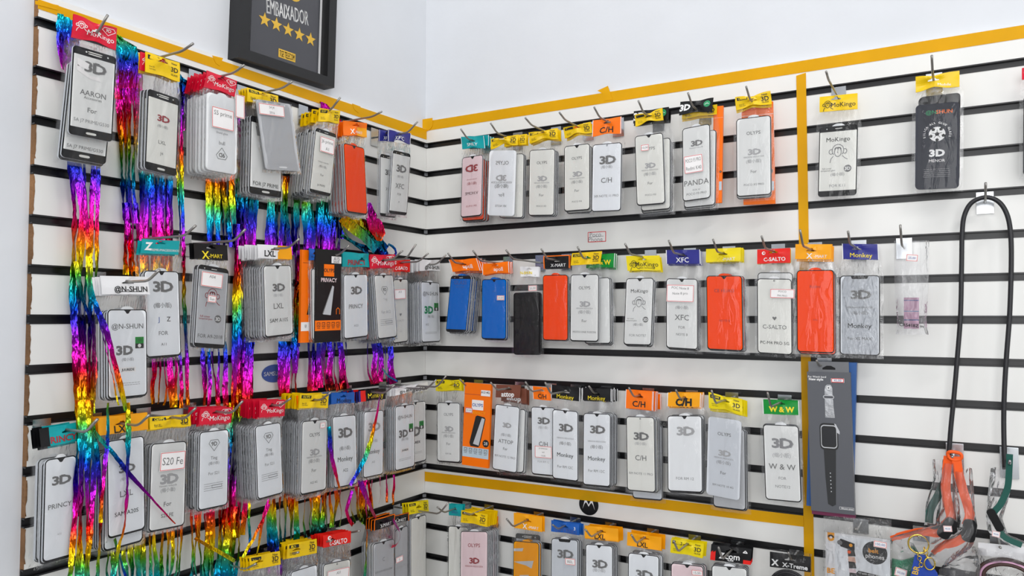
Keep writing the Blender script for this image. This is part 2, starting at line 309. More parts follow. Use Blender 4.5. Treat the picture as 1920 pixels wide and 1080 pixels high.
def header(name, sh, kind, hole, seed, pinch, parent):
    mn, lines, ex = KIND[kind]; rnd = random.Random(seed); mb = MB()
    ha, hb = hole; asp = sh.h/sh.w; ph = rnd.random()*6; tilt = rnd.uniform(-.5, .5)
    def warp(a, b):
        x = (a-ha)*sh.w; z = (b-hb)*sh.h; r = math.hypot(x, z); th = math.atan2(z, x)
        c = math.exp(-r/(0.35*sh.w))*pinch
        return -0.0035*c + 0.0022*pinch*math.sin(3*th+ph)*min(1, r/0.012)*math.exp(-r/0.05) + 0.0012*tilt*math.sin(7*a+ph) + 0.0016*noise.noise(Vector((a*2.2+seed, b*1.4, seed*1.7)))*(0.4+pinch)
    hw, hh = .13, .13
    holep = [(ha-hw, hb+hh*.9), (ha-hw*1.0, hb+hh*.35), (ha-hw*.42, hb-.01), (ha-hw*.3, hb-hh*.8), (ha+hw*.3, hb-hh*.8), (ha+hw*.42, hb-.01), (ha+hw, hb+hh*.35), (ha+hw, hb+hh*.9)]
    nx, ny = 16, 8
    P = []; Eg = []
    ring = [(i/nx, 0) for i in range(nx)]+[(1, j/ny) for j in range(ny)]+[(1-i/nx, 1) for i in range(nx)]+[(0, 1-j/ny) for j in range(ny)]
    P += ring; Eg += [(i, (i+1) % len(ring)) for i in range(len(ring))]
    o = len(P); P += holep; Eg += [(o+i, o+(i+1) % len(holep)) for i in range(len(holep))]
    for i in range(1, nx):
        for j in range(1, ny):
            a, b = i/nx, j/ny
            if abs(a-ha) < hw+.02 and abs(b-hb) < hh+.04: continue
            P.append((a, b))
    V, _, F, *_r = delaunay_2d_cdt([Vector((a, b*asp)) for a, b in P], Eg, [], 0, 1e-5)
    V = [(v.x, v.y/asp) for v in V]
    def inside(a, b):
        c = False; n = len(holep)
        for i in range(n):
            (x1, y1), (x2, y2) = holep[i], holep[i-1]
            if (y1 > b) != (y2 > b) and a < (x2-x1)*(b-y1)/(y2-y1)+x1: c = not c
        return c
    def colour(a, b):
        if ex == 'half' and a > .55 and b > .35: return 'card_amber'
        if ex == 'white' and a < .57: return 'card_white'
        if ex == 'dark' and a < .25: return 'card_black'
        if ex == 'zcom' and ((a < .12 and b > .45) or (a > .82 and b > .72)): return 'card_scarlet'
        return mn
    fs = {}
    for f in F:
        ca = sum(V[i][0] for i in f)/len(f); cb = sum(V[i][1] for i in f)/len(f)
        if not inside(ca, cb): fs.setdefault(colour(ca, cb), []).append(f)
    pts = [sh.p(a, b, -0.0012+warp(a, b)) for a, b in V]
    bk = [sh.p(a, b, 0.0004+warp(a, b)) for a, b in V]
    for c, l in fs.items():
        q = [f if (pts[f[1]]-pts[f[0]]).cross(pts[f[2]]-pts[f[0]]).y < 0 else f[::-1] for f in l]
        mb.add(pts, q, c); mb.add(bk, [f[::-1] for f in q], c)
    y = -0.0017
    for t, a, b, h, ink, bo in lines: sh.write(mb, t, a, b, h, ink, y, bo, warp=warp)
    if ex == 'olyps':
        sh.rect(mb, .05, .10, .36, .32, 'ink', y, warp); sh.write(mb, 'OLYPS', .205, .21, .055, 'ink_yellow', y-.0002, .02, warp=warp)
        for i, (b, w) in enumerate(((.66, .20), (.78, .24))): sh.write(mb, 'Real 3D', .07+w/2, b, .033, 'ink', y, 0, w, warp=warp) if i == 0 else sh.write(mb, 'Full Glass', .07+w/2, b, .033, 'ink', y, 0, w, warp=warp)
    if ex == 'mok':
        sh.monkey(mb, .17, .40, .10, 'ink_white', y, .012, warp)
        sh.stroke(mb, [(.68, .12), (.92, .12), (.97, .24), (.80, .46), (.63, .24), (.68, .12)], .012, 'ink_white', y, warp)
    if ex == 'moky': sh.monkey(mb, .22, .58, .12, 'ink', y, .014, warp)
    def edge(a0, b0, a1, b1, m, k=0):       # a strip that follows the creases of the card
        n = 12
        for t in range(n):
            f, g = t/n, (t+1)/n
            if a1-a0 > b1-b0: sh.rect(mb, a0+(a1-a0)*f, b0, a0+(a1-a0)*g, b1, m, y-.0001-k, warp)
            else: sh.rect(mb, a0, b0+(b1-b0)*f, a1, b0+(b1-b0)*g, m, y-.0001-k, warp)
    if ex == 'side': edge(0, 0, .022, 1, 'card_white'); edge(.978, 0, 1, 1, 'card_white')
    if ex == 'rim': edge(0, 0, .04, 1, 'card_orange'); edge(.965, 0, 1, 1, 'card_orange'); edge(0, 0, 1, .07, 'card_orange')
    if ex == 'redleft': edge(.07, 0, .24, 1, 'card_scarlet'); edge(0, 0, .07, 1, 'card_navy')
    if ex == 'under': sh.rect(mb, .34, .83, .84, .86, 'ink', y, warp)
    if ex == 'drop':
        sh.disc(mb, .20, .28, .055, 'ink_white', y, warp=warp); sh.disc(mb, .215, .27, .028, 'card_scarlet', y-.0002, 10, warp)
    if ex == 'cow': sh.disc(mb, .83, .40, .10, 'ink_green', y, warp=warp); sh.stroke(mb, [(.77, .45), (.83, .35), (.89, .42)], .014, 'ink_white', y-.0002, warp)
    if ex == 'zcom': sh.stroke(mb, [(.80, .30), (.85, .18), (.90, .30), (.80, .30)], .02, 'ink_white', y, warp)
    q = max(0, min(.55, .38*(pinch-.55))); det = sh.ex.x*sh.ey.z-sh.ex.z*sh.ey.x; out = []
    for x, y, z in mb.v:                    # the card gathers towards the hook
        rx, rz = x-sh.o.x, z-sh.o.z; a = (rx*sh.ey.z-rz*sh.ey.x)/det; b = (sh.ex.x*rz-sh.ex.z*rx)/det
        g = math.exp(-((a-ha)/.24)**2); b2 = hb+.08+(b-hb-.08)*(1-q*g); k = (b2-b); out.append((x+sh.ey.x*k, y, z+sh.ey.z*k))
    mb.v = out
    return mb.obj(name, parent)
# ------------------------------------------------------------------ glass panel with its print
def panel(sh, style, film, prints, parent):
    mb = MB(); w, h = sh.w, sh.h; F = 'film_'+film
    Y0, Y1 = -0.0030, 0.0
    def mp(pts): return [(x/w+.5, .5-z/h) for x, z in pts]
    def pr(pts, y0, y1, m):
        P = [sh.p(a, b) for a, b in mp(pts)]; mb.prism([(p.x, p.z) for p in P], y0, y1, m)
    rad = .0075 if style not in ('home', 'chin', 'greyhome') else .006
    if style not in ('none', 'home', 'greyhome') or film == 'white':
        tw = w*.17; tz = h/2
        pr([(tw*math.cos(math.pi*i/10), tz-.0015+.0065*math.sin(math.pi*i/10)) for i in range(11)], Y0+.0004, Y0+.0012, F if film in ('orange', 'amber', 'blue') else 'film_white')
    base = 'black' if style != 'greyhome' else 'film_smoke'
    if style == 'none': base = F
    P = [sh.p(a, b) for a, b in mp(rrect(w, h, rad))]; mb.prism([(p.x, p.z) for p in P], Y0, Y1, base, 'film_silver' if base == 'black' and film != 'black_film' else None)
    y = Y0-.0003
    bt = {'home': .0125, 'greyhome': .0115, 'chin': .011, 'low': .0085}.get(style, .0017); bb = {'home': .0135, 'greyhome': .0125, 'chin': .0115, 'drop': .0032, 'low': .0075}.get(style, .0023); bs = .0017 if style != 'home' else .0022
    if style == 'none': bt = bb = bs = .0006
    iw, ih = w-2*bs, h-bt-bb; dz = (bb-bt)/2; r2 = max(.001, rad-bs) if style not in ('home', 'chin', 'greyhome', 'low') else .0008
    out = [(x, z+dz) for x, z in rrect(iw, ih, r2)]
    top = ih/2+dz
    if style in ('drop', 'notch'):
        nw, nd = (.0062, .0058) if style == 'drop' else (.016, .0055)
        i = next(k for k in range(len(out)-1) if out[k][0] > 0 >= out[k+1][0] and out[k][1] > 0)
        if style == 'drop': nn = [(nw, top), (nw*.62, top-nd*.35), (nw*.36, top-nd*.85), (0, top-nd), (-nw*.36, top-nd*.85), (-nw*.62, top-nd*.35), (-nw, top)]
        else: nn = [(nw, top), (nw*.9, top-nd*.8), (nw*.75, top-nd), (-nw*.75, top-nd), (-nw*.9, top-nd*.8), (-nw, top)]
        out = out[:i+1]+nn+out[i+1:]
    sh_pts = [sh.p(a, b, y) for a, b in mp(out)]; mb.poly(sh_pts, F)
    yy = y-.0002
    if style == 'hole': sh.disc(mb, .5, .028, .026, 'black', yy); sh.disc(mb, .5, .028, .013, F, yy-.0001)
    if style in ('home', 'greyhome'):
        for a, b, aw, bh in ((.5, .956, .12, .013), (.5, .032, .17, .006), (.5, .054, .16, .006)):
            if style == 'greyhome' and b < .5: continue
            P = [(x*aw*w+(a-.5)*w, z*bh*h*2+(.5-b)*h) for x, z in rrect(2, 1, .45)]
            mb.poly([sh.p(q[0], q[1], yy-.0001) for q in mp(P)], 'film_pale' if style == 'home' else 'film_white')
        for a in (.30, .80): sh.disc(mb, a, .04, .02, 'film_grey', yy, 10)
    if style in ('chin', 'low'):
        sh.rect(mb, .42, .032, .60, .040, 'film_pale', yy); sh.disc(mb, .2, .036, .016, 'film_grey', yy, 10)
    ps = sh
    if prints and prints[0] == '#mir':      # print read from its back
        a, b, c = sh.p(1, 0), sh.p(0, 0), sh.p(1, 1); ps = Sheet((a.x, a.z), (b.x, b.z), (c.x, c.z)); prints = prints[1:]
    for p in prints: do_print(ps, mb, p, yy)
    return mb.obj('glass_panel', parent)
INK = {'k': 'ink', 'd': 'ink_grey', 'm': 'ink_mid', 'l': 'ink_light', 'r': 'ink_red', 'g': 'ink_green', 'w': 'ink_white', 'b': 'ink_blue', 'o': 'card_orange'}
def do_print(sh, mb, p, y):
    """'text@b,h,ink[,a]' or '#sign@...'"""
    s, _, q = p.rpartition('@'); q = q.split(','); b = float(q[0]); h = float(q[1]) if len(q) > 1 else .08; ink = INK[q[2]] if len(q) > 2 else 'ink_grey'; a = float(q[3]) if len(q) > 3 else .5
    k = sh.w/sh.h
    if s == '#3d': sh.three_d(mb, a, b, h, ink, y)
    elif s == '#3b':
        sh.write(mb, '3D', a, b, h, ink, y, .05, sx=1.2)
    elif s == '#monkey': sh.monkey(mb, a, b, h, ink, y)
    elif s == '#9d':
        sh.stroke(mb, [(a-h, b-h*k*.9), (a+h, b-h*k*.9), (a+1.5*h, b-h*k*.1), (a, b+h*k*1.7), (a-1.5*h, b-h*k*.1), (a-h, b-h*k*.9)], .015, ink, y); sh.write(mb, '9D', a, b, h*.95, ink, y, .03)
    elif s == '#9dup':
        sh.stroke(mb, [(a-h, b+h*k*.9), (a+h, b+h*k*.9), (a+1.5*h, b+h*k*.1), (a, b-h*k*1.7), (a-1.5*h, b+h*k*.1), (a-h, b+h*k*.9)], .015, ink, y); sh.write(mb, '9D', a, b, h*.95, ink, y, .03, ang=math.pi)
    elif s == '#bars':
        for i in range(4): sh.stroke(mb, [(a-.32, b+i*.028), (a+.32, b+i*.028)], .010, ink, y)
        sh.stroke(mb, [(a-.05, b+.025), (a+.28, b+.025), (a+.28, b+.06), (a-.05, b+.06), (a-.05, b+.025)], .012, ink, y)
    elif s == '#fine':
        rnd = random.Random(int(b*1000))
        for i in range(int(h)):
            x = a-.30
            while x < a+.28:
                l = rnd.uniform(.02, .07); sh.stroke(mb, [(x, b+i*.022), (min(x+l, a+.3), b+i*.022)], .010, ink, y); x += l+.02
    elif s == '#green':
        sh.rect(mb, a-.11, b-.055, a+.11, b+.02, 'card_green', y); sh.rect(mb, a-.11, b+.02, a+.11, b+.075, 'ink', y); sh.disc(mb, a, b+.045, .045, 'ink_white', y-.0001, 10); sh.write(mb, '3D', a, b-.02, .06, 'ink', y-.0001)
    elif s == '#badge': sh.disc(mb, a, b, h, ink, y); sh.write(mb, '3D', a, b, h*.85, 'ink_white', y-.0002, .03)
    elif s == '#heart': sh.fill(mb, [(a, b+h*k), (a+h*.8, b), (a+h*.5, b-h*k*.5), (a, b-h*k*.15), (a-h*.5, b-h*k*.5), (a-h*.8, b)], ink, y)
    elif s == '#white': sh.rect(mb, a-.2, b-.028, a+.2, b+.028, 'paper', y); sh.write(mb, 'JUUREDE', a, b, h, 'ink', y-.0001, .03)
    elif s == '#ball':
        sh.disc(mb, a, b, h, 'ink_white', y, 28)
        k2 = k
        for i in range(6):
            if i == 5: cx, cy, r = a, b, h*.30
            else:
                t = math.pi*(.5+.4*i)+math.pi/5; cx, cy, r = a+h*.80*math.cos(t), b-h*.80*math.sin(t)*k2, h*.24
            sh.fill(mb, [(cx+r*math.cos(math.pi*(.5-.4*j)), cy-r*k2*math.sin(math.pi*(.5-.4*j))) for j in range(5)], 'ink', y-.0001)
        for i in range(5):
            t = math.pi*(.5+.4*i); sh.stroke(mb, [(a+h*.28*math.cos(t), b-h*.28*k2*math.sin(t)), (a+h*.60*math.cos(t), b-h*.60*k2*math.sin(t))], .012, 'ink', y-.0001)
    elif s == '#arc':
        t = 'SILICA ALL GLUE GLASS'
        for i, c in enumerate(t):
            q2 = math.pi*(1.08-1.16*i/(len(t)-1)); sh.write(mb, c, a+h*math.cos(q2), b-h*math.sin(q2)*k, .05, ink, y, .02, ang=q2-math.pi/2)
    elif s == '#torn':
        for pts in ([(.06, .10), (.10, .20), (.40, .30), (.62, .29), (.66, .34), (.40, .335), (.10, .27)], [(.10, .13), (.38, .17), (.35, .24), (.12, .22)]):
            sh.fill(mb, [(x, z) for x, z in pts][::-1], 'paper', y-.0002)
    elif s == '#rip':
        for pts in ([(.02, .12), (.4, .10), (.36, .15), (.02, .16)], [(.03, .32), (.80, .28), (.72, .40), (.50, .36), (.20, .34)], [(.25, .52), (.62, .50), (.55, .62), (.40, .55), (.35, .66)]):
            sh.fill(mb, [(x, z) for x, z in pts][::-1], 'film_smoke', y-.0002)
    else: sh.write(mb, s, a, b, h, ink, y, .006 if h > .085 else 0, .88)
    return None
def T3(brand=None, model=None, ink='d', fr='FOR', z='(缩小版)', b0=.22):
    o = ['#3d@%.2f,.20,%s' % (b0, ink), z+'@%.2f,.075,m' % (b0+.105)]
    if brand: o.append(brand+'@.53,.105,%s' % ink)
    if fr: o.append(fr+'@.66,.075,d')
    if model: o.append(model+'@.80,.065,d')
    return o
def TO(model='POCO X3', ink='d'):
    return ['OLYPS@.20,.10,%s' % ink, '#3d@.44,.16,l', 'VERSION REDUCIDA@.505,.045,m', '(缩小版)@.56,.085,m', 'For@.69,.09,%s' % ink, model+'@.855,.062,%s' % ink]
def TM(model='FOR K11'):
    return ['MoKingo@.19,.12,m', '#monkey@.36,.21,m', 'full cover@.60,.045,d,.22', 'tempered glass@.63,.045,d,.25', '#badge@.615,.10,d,.76', '(缩小版)@.69,.07,m', model+'@.85,.08,m']
def T9(): return ['#9d@.17,.12,d', 'Ting@.35,.09,m', '(缩小版)@.42,.07,m', 'For S21@.55,.085,m', '#bars@.68,.1,m']
def TN(): return ['@N-SHUN@.19,.12,d', '#3b@.46,.20,d,.42', '#green@.37,.1,d,.80', '(缩小版)@.565,.06,m', '#white@.68,.055,k', '#fine@.83,2,m']
def TL(model): return ['#3d@.31,.19,d', '(缩小版)@.42,.065,l', 'LXL@.57,.15,d', model+'@.77,.105,d']
# ------------------------------------------------------------------ one pack
PROTO = {}
DF = .72                                   # the hooks are about 12 cm long
def ZHG(g): return {1: .022, 4: .018, 5: .018, 6: .018, 8: .012, 9: .011}.get(g, .006)
def sticker(sh, parent, rect, lines, w, d, root, red='paper_red'):
    """a price or model label stuck on the bag: pixel rectangle -> its own thin mesh"""
    x0, y0, x1, y1 = rect; u0, z0 = root
    def q(x, y): u, z = loc(x, y, w, d+.006); return u-u0, z-z0
    c = q((x0+x1)/2, (y0+y1)/2); ex = sh.ex.normalized(); wd = abs(q(x1, y0)[0]-q(x0, y0)[0]); hh = abs(q(x0, y1)[1]-q(x0, y0)[1])
    dx = Vector((ex.x, ex.z))*wd/2; slope = abs(ex.z)*wd; hh = max(hh-slope, hh*.5); dz = Vector((-ex.z, ex.x))*hh/2; c = Vector(c)
    s2 = Sheet(c-dx+dz, c+dx+dz, c-dx-dz); mb = MB(); y = -.0072
    P = [s2.p(0, 1), s2.p(1, 1), s2.p(1, 0), s2.p(0, 0)]; mb.prism([(p.x, p.z) for p in P], y, y+.0004, 'paper')
    t = .022/max(.02, s2.w)*.035; k = s2.w/s2.h
    fr = [(t*1.5, t*1.5*k), (1-t*1.5, t*1.5*k), (1-t*1.5, 1-t*1.5*k), (t*1.5, 1-t*1.5*k), (t*1.5, t*1.5*k)]
    if red: s2.stroke(mb, fr, t*1.2, red, y-.0002)
    n = len(lines)
    for i, l in enumerate(lines): s2.write(mb, l, .5, (i+.6)/(n+.2), min(.26, .42/k/n), 'ink_grey', y-.0002, 0, .82, ang=random.uniform(-.05, .05))
    return mb.obj('price_sticker', parent)
def pouch(shp, hd, pn, parent, seed, mname='clear_film', flare=.05):
    mb = MB(); nx, ny = 12, 26
    hl, hr = hd.p(-.01, .96), hd.p(1.01, .96); 
    f = .0045/pn.w*1.0+.025
    bl, br = pn.p(-f, 1+.006/pn.h), pn.p(1+f, 1+.006/pn.h); tl, tr = pn.p(-f, -.01), pn.p(1+f, -.01)
    hz = (hl.z+hr.z)/2; gap = max(.12, min(.4, abs(hz-(tl.z+tr.z)/2)/max(.01, abs(hz-(bl.z+br.z)/2))))
    V = []
    for j in range(ny+1):
        t = j/ny
        if t < gap: s = t/gap; L_, R_ = hl.lerp(tl, s), hr.lerp(tr, s)
        else: s = (t-gap)/(1-gap); L_, R_ = tl.lerp(bl, s), tr.lerp(br, s)
        for i in range(nx+1):
            a = i/nx; p = L_.lerp(R_, a); edge = min(1, 4*min(a, 1-a))
            cr = math.exp(-((t-gap*.45)/(gap*.6))**2)
            nz = noise.noise(Vector((a*3+seed*3.1, t*9, seed)))
            rad = math.sin((a-.5)*16*(1.2-t*2)+seed)*cr
            c1 = .5+.22*math.sin(seed)*t; fold = math.exp(-((a-c1)/.045)**2)+.7*math.exp(-((a-.5-(.9*math.cos(seed*1.7))*t*.6)/.035)**2)
            fold *= max(0, 1-t/(.45+.4*abs(math.sin(seed*2.3))))
            p.y = -.0022*fold*edge*min(1, t*6)-.0015-.0038*edge*min(1, t*5)+(.0028*rad+.0030*nz*cr)*edge+.0007*nz*edge
            V.append(p)
    F = [[j*(nx+1)+i, (j+1)*(nx+1)+i, (j+1)*(nx+1)+i+1, j*(nx+1)+i+1] for j in range(ny) for i in range(nx)]
    mb.add(V, F, mname)
    B = [hl.copy(), hr.copy(), br.copy(), bl.copy(), tl.copy(), tr.copy()]
    for p in B: p.y = .0012
    mb.add(B, [[0, 1, 5, 4], [4, 5, 2, 3]], mname)
    return mb.obj('clear_pouch', parent, smooth=True)
HOOKS = {}
def hook(w, u, L, zg, tip_z, label):
    ZH = ZHG(round(-zg/S))
    e = empty('display_hook', world(w, u, 0.0, zg-ZH), ROT[w], label, 'hook', 'display hooks in the slatted panels')
    mb = MB()
    mb.box(-.014, .014, -.0030, -.0012, -.022, ZH+.001, 'zinc')
    mb.box(-.014, .014, -.0012, .006, ZH-.003, ZH+.001, 'zinc'); mb.obj('bracket', e)
    m2 = MB(); rz = tip_z-(zg-ZH)
    pts = [(0, -.002, 0), (0, -.03, 0), (0, -(L-.036), 0), (0, -(L-.029), rz*.08), (0, -(L-.022), rz*.24), (0, -(L-.010), rz*.66), (0, -L, rz)]
    m2.tube(pts, .0022, 'steel', 8); m2.obj('prong', e, smooth=True)
    return e
def pk(key, w, g, tip, d, H, kind, P, style='drop', film='grey', prints=(), n=0, label='', st=(), step=.0085, pinch=.8, L=.16, cat='screen protector', hz=None, jit=1.0, grp=None, hl=None, back=None, film_m='clear_film'):
    """one hanging pack. H and P are pixel corners (top left, top right, bottom left) of header card and glass panel"""
    zg = -g*S; ZH = ZHG(g); d = d*DF; L = L*.75
    h4 = [loc(H[i], H[i+1], w, d) for i in (0, 2, 4)]; p4 = [loc(P[i], P[i+1], w, d) for i in (0, 2, 4)]
    if tip:
        mid = (H[0]+H[2])/2                  # hook length that brings the prong through the middle of the card
        L = min([.09+.004*i for i in range(21)], key=lambda q: abs(pix(world(w, loc(tip[0], tip[1], w, q)[0], d, zg-ZH))[0]-mid)+60*abs(q-L)+(1e4 if w == 'L' and loc(tip[0], tip[1], w, q)[0] < -1.018 else 0))
        tu, tz = loc(tip[0], tip[1], w, L); tz = min(max(tz, zg-ZH+.008), zg+.03)
        u0 = tu; hook(w, u0, L, zg, tz, hl or ('steel hook carrying the '+label))
    else: u0 = HOOKS.get(hz, (h4[0][0]+h4[1][0])/2) if hz else (h4[0][0]+h4[1][0])/2
    HOOKS[key] = u0
    z0 = zg-ZH
    sh = Sheet(*[(u-u0, z-z0) for u, z in h4]); sp = Sheet(*[(u-u0, z-z0) for u, z in p4])
    # where the prong meets the card
    rel = Vector((0, 0, 0))-sh.o; det = sh.ex.x*sh.ey.z-sh.ex.z*sh.ey.x
    ha = (rel.x*sh.ey.z-rel.z*sh.ey.x)/det; hb = (sh.ex.x*rel.z-sh.ex.z*rel.x)/det
    ha = min(max(ha, .3), .7); hb = min(max(hb, .18), .42)
    r = empty('screen_protector_pack' if cat == 'screen protector' else 'accessory_pack', world(w, u0, d, z0), ROT[w], label, cat, grp)
    seed = (hash(key) if False else sum(ord(c)*(i+3) for i, c in enumerate(key))) % 97
    if kind: header('header_card', sh, kind, (ha, hb), seed, pinch, r)
    panel(sp, style, film, prints, r)
    pouch(sh, sh, sp, r, seed, film_m)
    for rect, lines in st: sticker(sp, r, rect, lines, w, d, (u0, z0))
    PROTO[key] = r
    if n:
        rnd = random.Random(seed); stp = min(step, (d-.026)/n)
        for i in range(1, n+1):
            src = PROTO[back[(i-1) % len(back)]] if back else r
            c = src.copy(); COL.objects.link(c); dd = d-stp*i
            c.location = world(w, u0+rnd.uniform(-.0022, .0022)*jit, dd, z0+rnd.uniform(-.0045, .001)*jit)
            c.rotation_euler = (0, 0, ROT[w]+math.radians(rnd.uniform(-.8, .8)))
            tag(c, 'pack stacked behind the '+label, cat, 'packs stacked behind the '+label)
            for ch in src.children:
                if ch.name.startswith('price_sticker'): continue
                k = ch.copy(); COL.objects.link(k); k.parent = c
    return r
# ------------------------------------------------------------------ room and slatted panels
BT = .013
def struct(o): o['kind'] = 'structure'; return o
def slab(name, x0, x1, y0, y1, z0, z1, m):
    b = MB(); b.box(x0, x1, y0, y1, z0, z1, m); return struct(b.obj(name))
slab('wall_left', -.16, -BT, -4.6, .16, -1.9, 2.1, 'plaster')
slab('wall_right', -BT, 4.2, BT, .16, -1.9, 2.1, 'plaster')
slab('floor', -.16, 4.2, -4.6, .16, -1.96, -1.9, 'floor_grey')
def slatboard(name, w, u0, u1, top, label):
    bot = -1.5; gh = .0078; gd = .0085; mb = MB(); pr = [(0.0, top)]
    k = 1; zs = []
    while k*S < -bot-.03:
        z = -k*S; zs.append(z); pr += [(0, z+gh), (gd, z+gh), (gd, z-gh), (0, z-gh)]; k += 1
    pr += [(0, bot), (BT-.0005, bot), (BT-.0005, top)]           # (depth behind the face, z)
    n = len(pr)
    for i in range(n):
        (d0, z0), (d1, z1) = pr[i], pr[(i+1) % n]
        mb.add([(u0, d0, z0), (u0, d1, z1), (u1, d1, z1), (u1, d0, z0)], [[0, 1, 2, 3]], 'board_white')
    # the raw ends
    zz = [top]+[q for z in zs for q in (z+gh, z-gh)]+[bot]
    for u in (u0, u1):
        mb.add([(u, gd, top), (u, BT-.0005, top), (u, BT-.0005, bot), (u, gd, bot)], [[0, 1, 2, 3]], 'board_edge')
        for i in range(0, len(zz), 2): mb.add([(u, 0, zz[i]), (u, gd, zz[i]), (u, gd, zz[i+1]), (u, 0, zz[i+1])], [[0, 1, 2, 3]], 'board_edge')
    o = mb.obj('slatted_panel'); o.rotation_euler = (0, 0, ROT[w]); tag(o, label, 'display panel')
    for z in zs:
        b = MB(); e = .0011; t = .0028
        q = [(gd-.0002, z+gh-.0002), (-e, z+gh-.0002), (-e, z+gh-t), (.001, z+gh-t), (.0065, z+gh-t+.0005), (.0065, z-gh+t-.0005), (.001, z-gh+t), (-e, z-gh+t), (-e, z-gh+.0002), (gd-.0002, z-gh+.0002)]
        ua, ub = u0+(-.002 if w == 'L' else .0004), u1-.0004
        for i in range(len(q)):
            (d0, z0), (d1, z1) = q[i], q[(i+1) % len(q)]
            b.add([(ua, d0, z0), (ua, d1, z1), (ub, d1, z1), (ub, d0, z0)], [[0, 1, 2, 3]], 'groove_black')
        for u in (ua, ub): b.add([(u, d, zq) for d, zq in q], [list(range(len(q)))], 'groove_black')
        b.obj('groove_insert', o)
    # torn flakes of laminate along the raw left edge
    if w == 'L':
        rnd = random.Random(3)
        b = MB(); z = top
        P = []
        while z > bot+.01: P.append((u0-.0002+rnd.uniform(0, .0024), z)); z -= rnd.uniform(.004, .012)
        for (a0, z0), (a1, z1) in zip(P, P[1:]):
            if any(abs((z0+z1)/2-g) < gh+.004 for g in zs): continue
            b.add([(u0-.0004, -.0005, z0), (u0-.0004, -.0005, z1), (a1, -.0005, z1), (a0, -.0005, z0)], [[0, 1, 2, 3]], 'board_edge')
        b.obj('chipped_edge', o, label='bare brown chipped board edge')
    return o
slatboard('slatted_panel', 'L', -1.036, -.0006, -.034, 'white slatted display panel with black grooves on the left wall')
slatboard('slatted_panel', 'R', -.0005, 2.3, -.0115, 'white slatted display panel with black grooves on the right wall')
def strip(w, pts, label, d=.0004, cat='tape', m='tape', name='tape_strip', th=.0004):
    """flat tape: outline in wall coordinates (u, z), drawn clockwise or not"""
    mb = MB(); a = sum(pts[i][0]*pts[(i+1) % len(pts)][1]-pts[(i+1) % len(pts)][0]*pts[i][1] for i in range(len(pts)))
    if a < 0: pts = pts[::-1]
    mb.prism(pts, -d-th, -d, m); o = mb.obj(name); o.rotation_euler = (0, 0, ROT[w]); return tag(o, label, cat)
strip('R', [(-.0005, -.0112), (2.3, -.0117), (2.3, -.0355), (-.0005, -.0378)], 'long yellow tape along the top edge of the right slatted panel')
strip('L', [(-1.037, -.0445), (-.0008, -.0345), (-.0008, -.0630), (-1.037, -.0600)], 'long yellow tape along the top edge of the left slatted panel')
strip('R', [(.978, -.0420), (.9975, -.0385), (1.0005, -1.5), (.981, -1.5)], 'vertical yellow tape strip crossing the grooves of right panel', d=.0012)
strip('R', [(.001, -.9755), (.9805, -.9672), (.9805, -.9900), (.001, -1.0012)], 'horizontal yellow tape low on the right panel above round badge', d=.0012)
def pxstrip(w, px, label, d, th=.0004):
    return strip(w, [loc(x, y, w, d) for x, y in px], label, d, th=th)
pxstrip('R', [(1120, 170), (1140, 161), (1149, 187), (1133, 189), (1131, 176)], 'small folded yellow tape scrap over the top tape of right panel', .0012)
pxstrip('R', [(791, 224), (811, 221), (811, 236), (806, 243), (799, 247), (791, 244)], 'yellow tape scrap in the wall corner where two tapes meet', .0016)
pxstrip('L', [(398, 104), (418, 109), (412, 124), (404, 118)], 'crumpled yellow tape patch above the third left hook', .0012)
pxstrip('L', [(660, 194), (676, 200), (672, 212), (664, 205)], 'crumpled yellow tape patch above the orange header pack', .0012)
pxstrip('L', [(66, 1), (110, 10), (108, 19), (66, 8)], 'torn yellow tape end at the upper left panel corner', .0012)
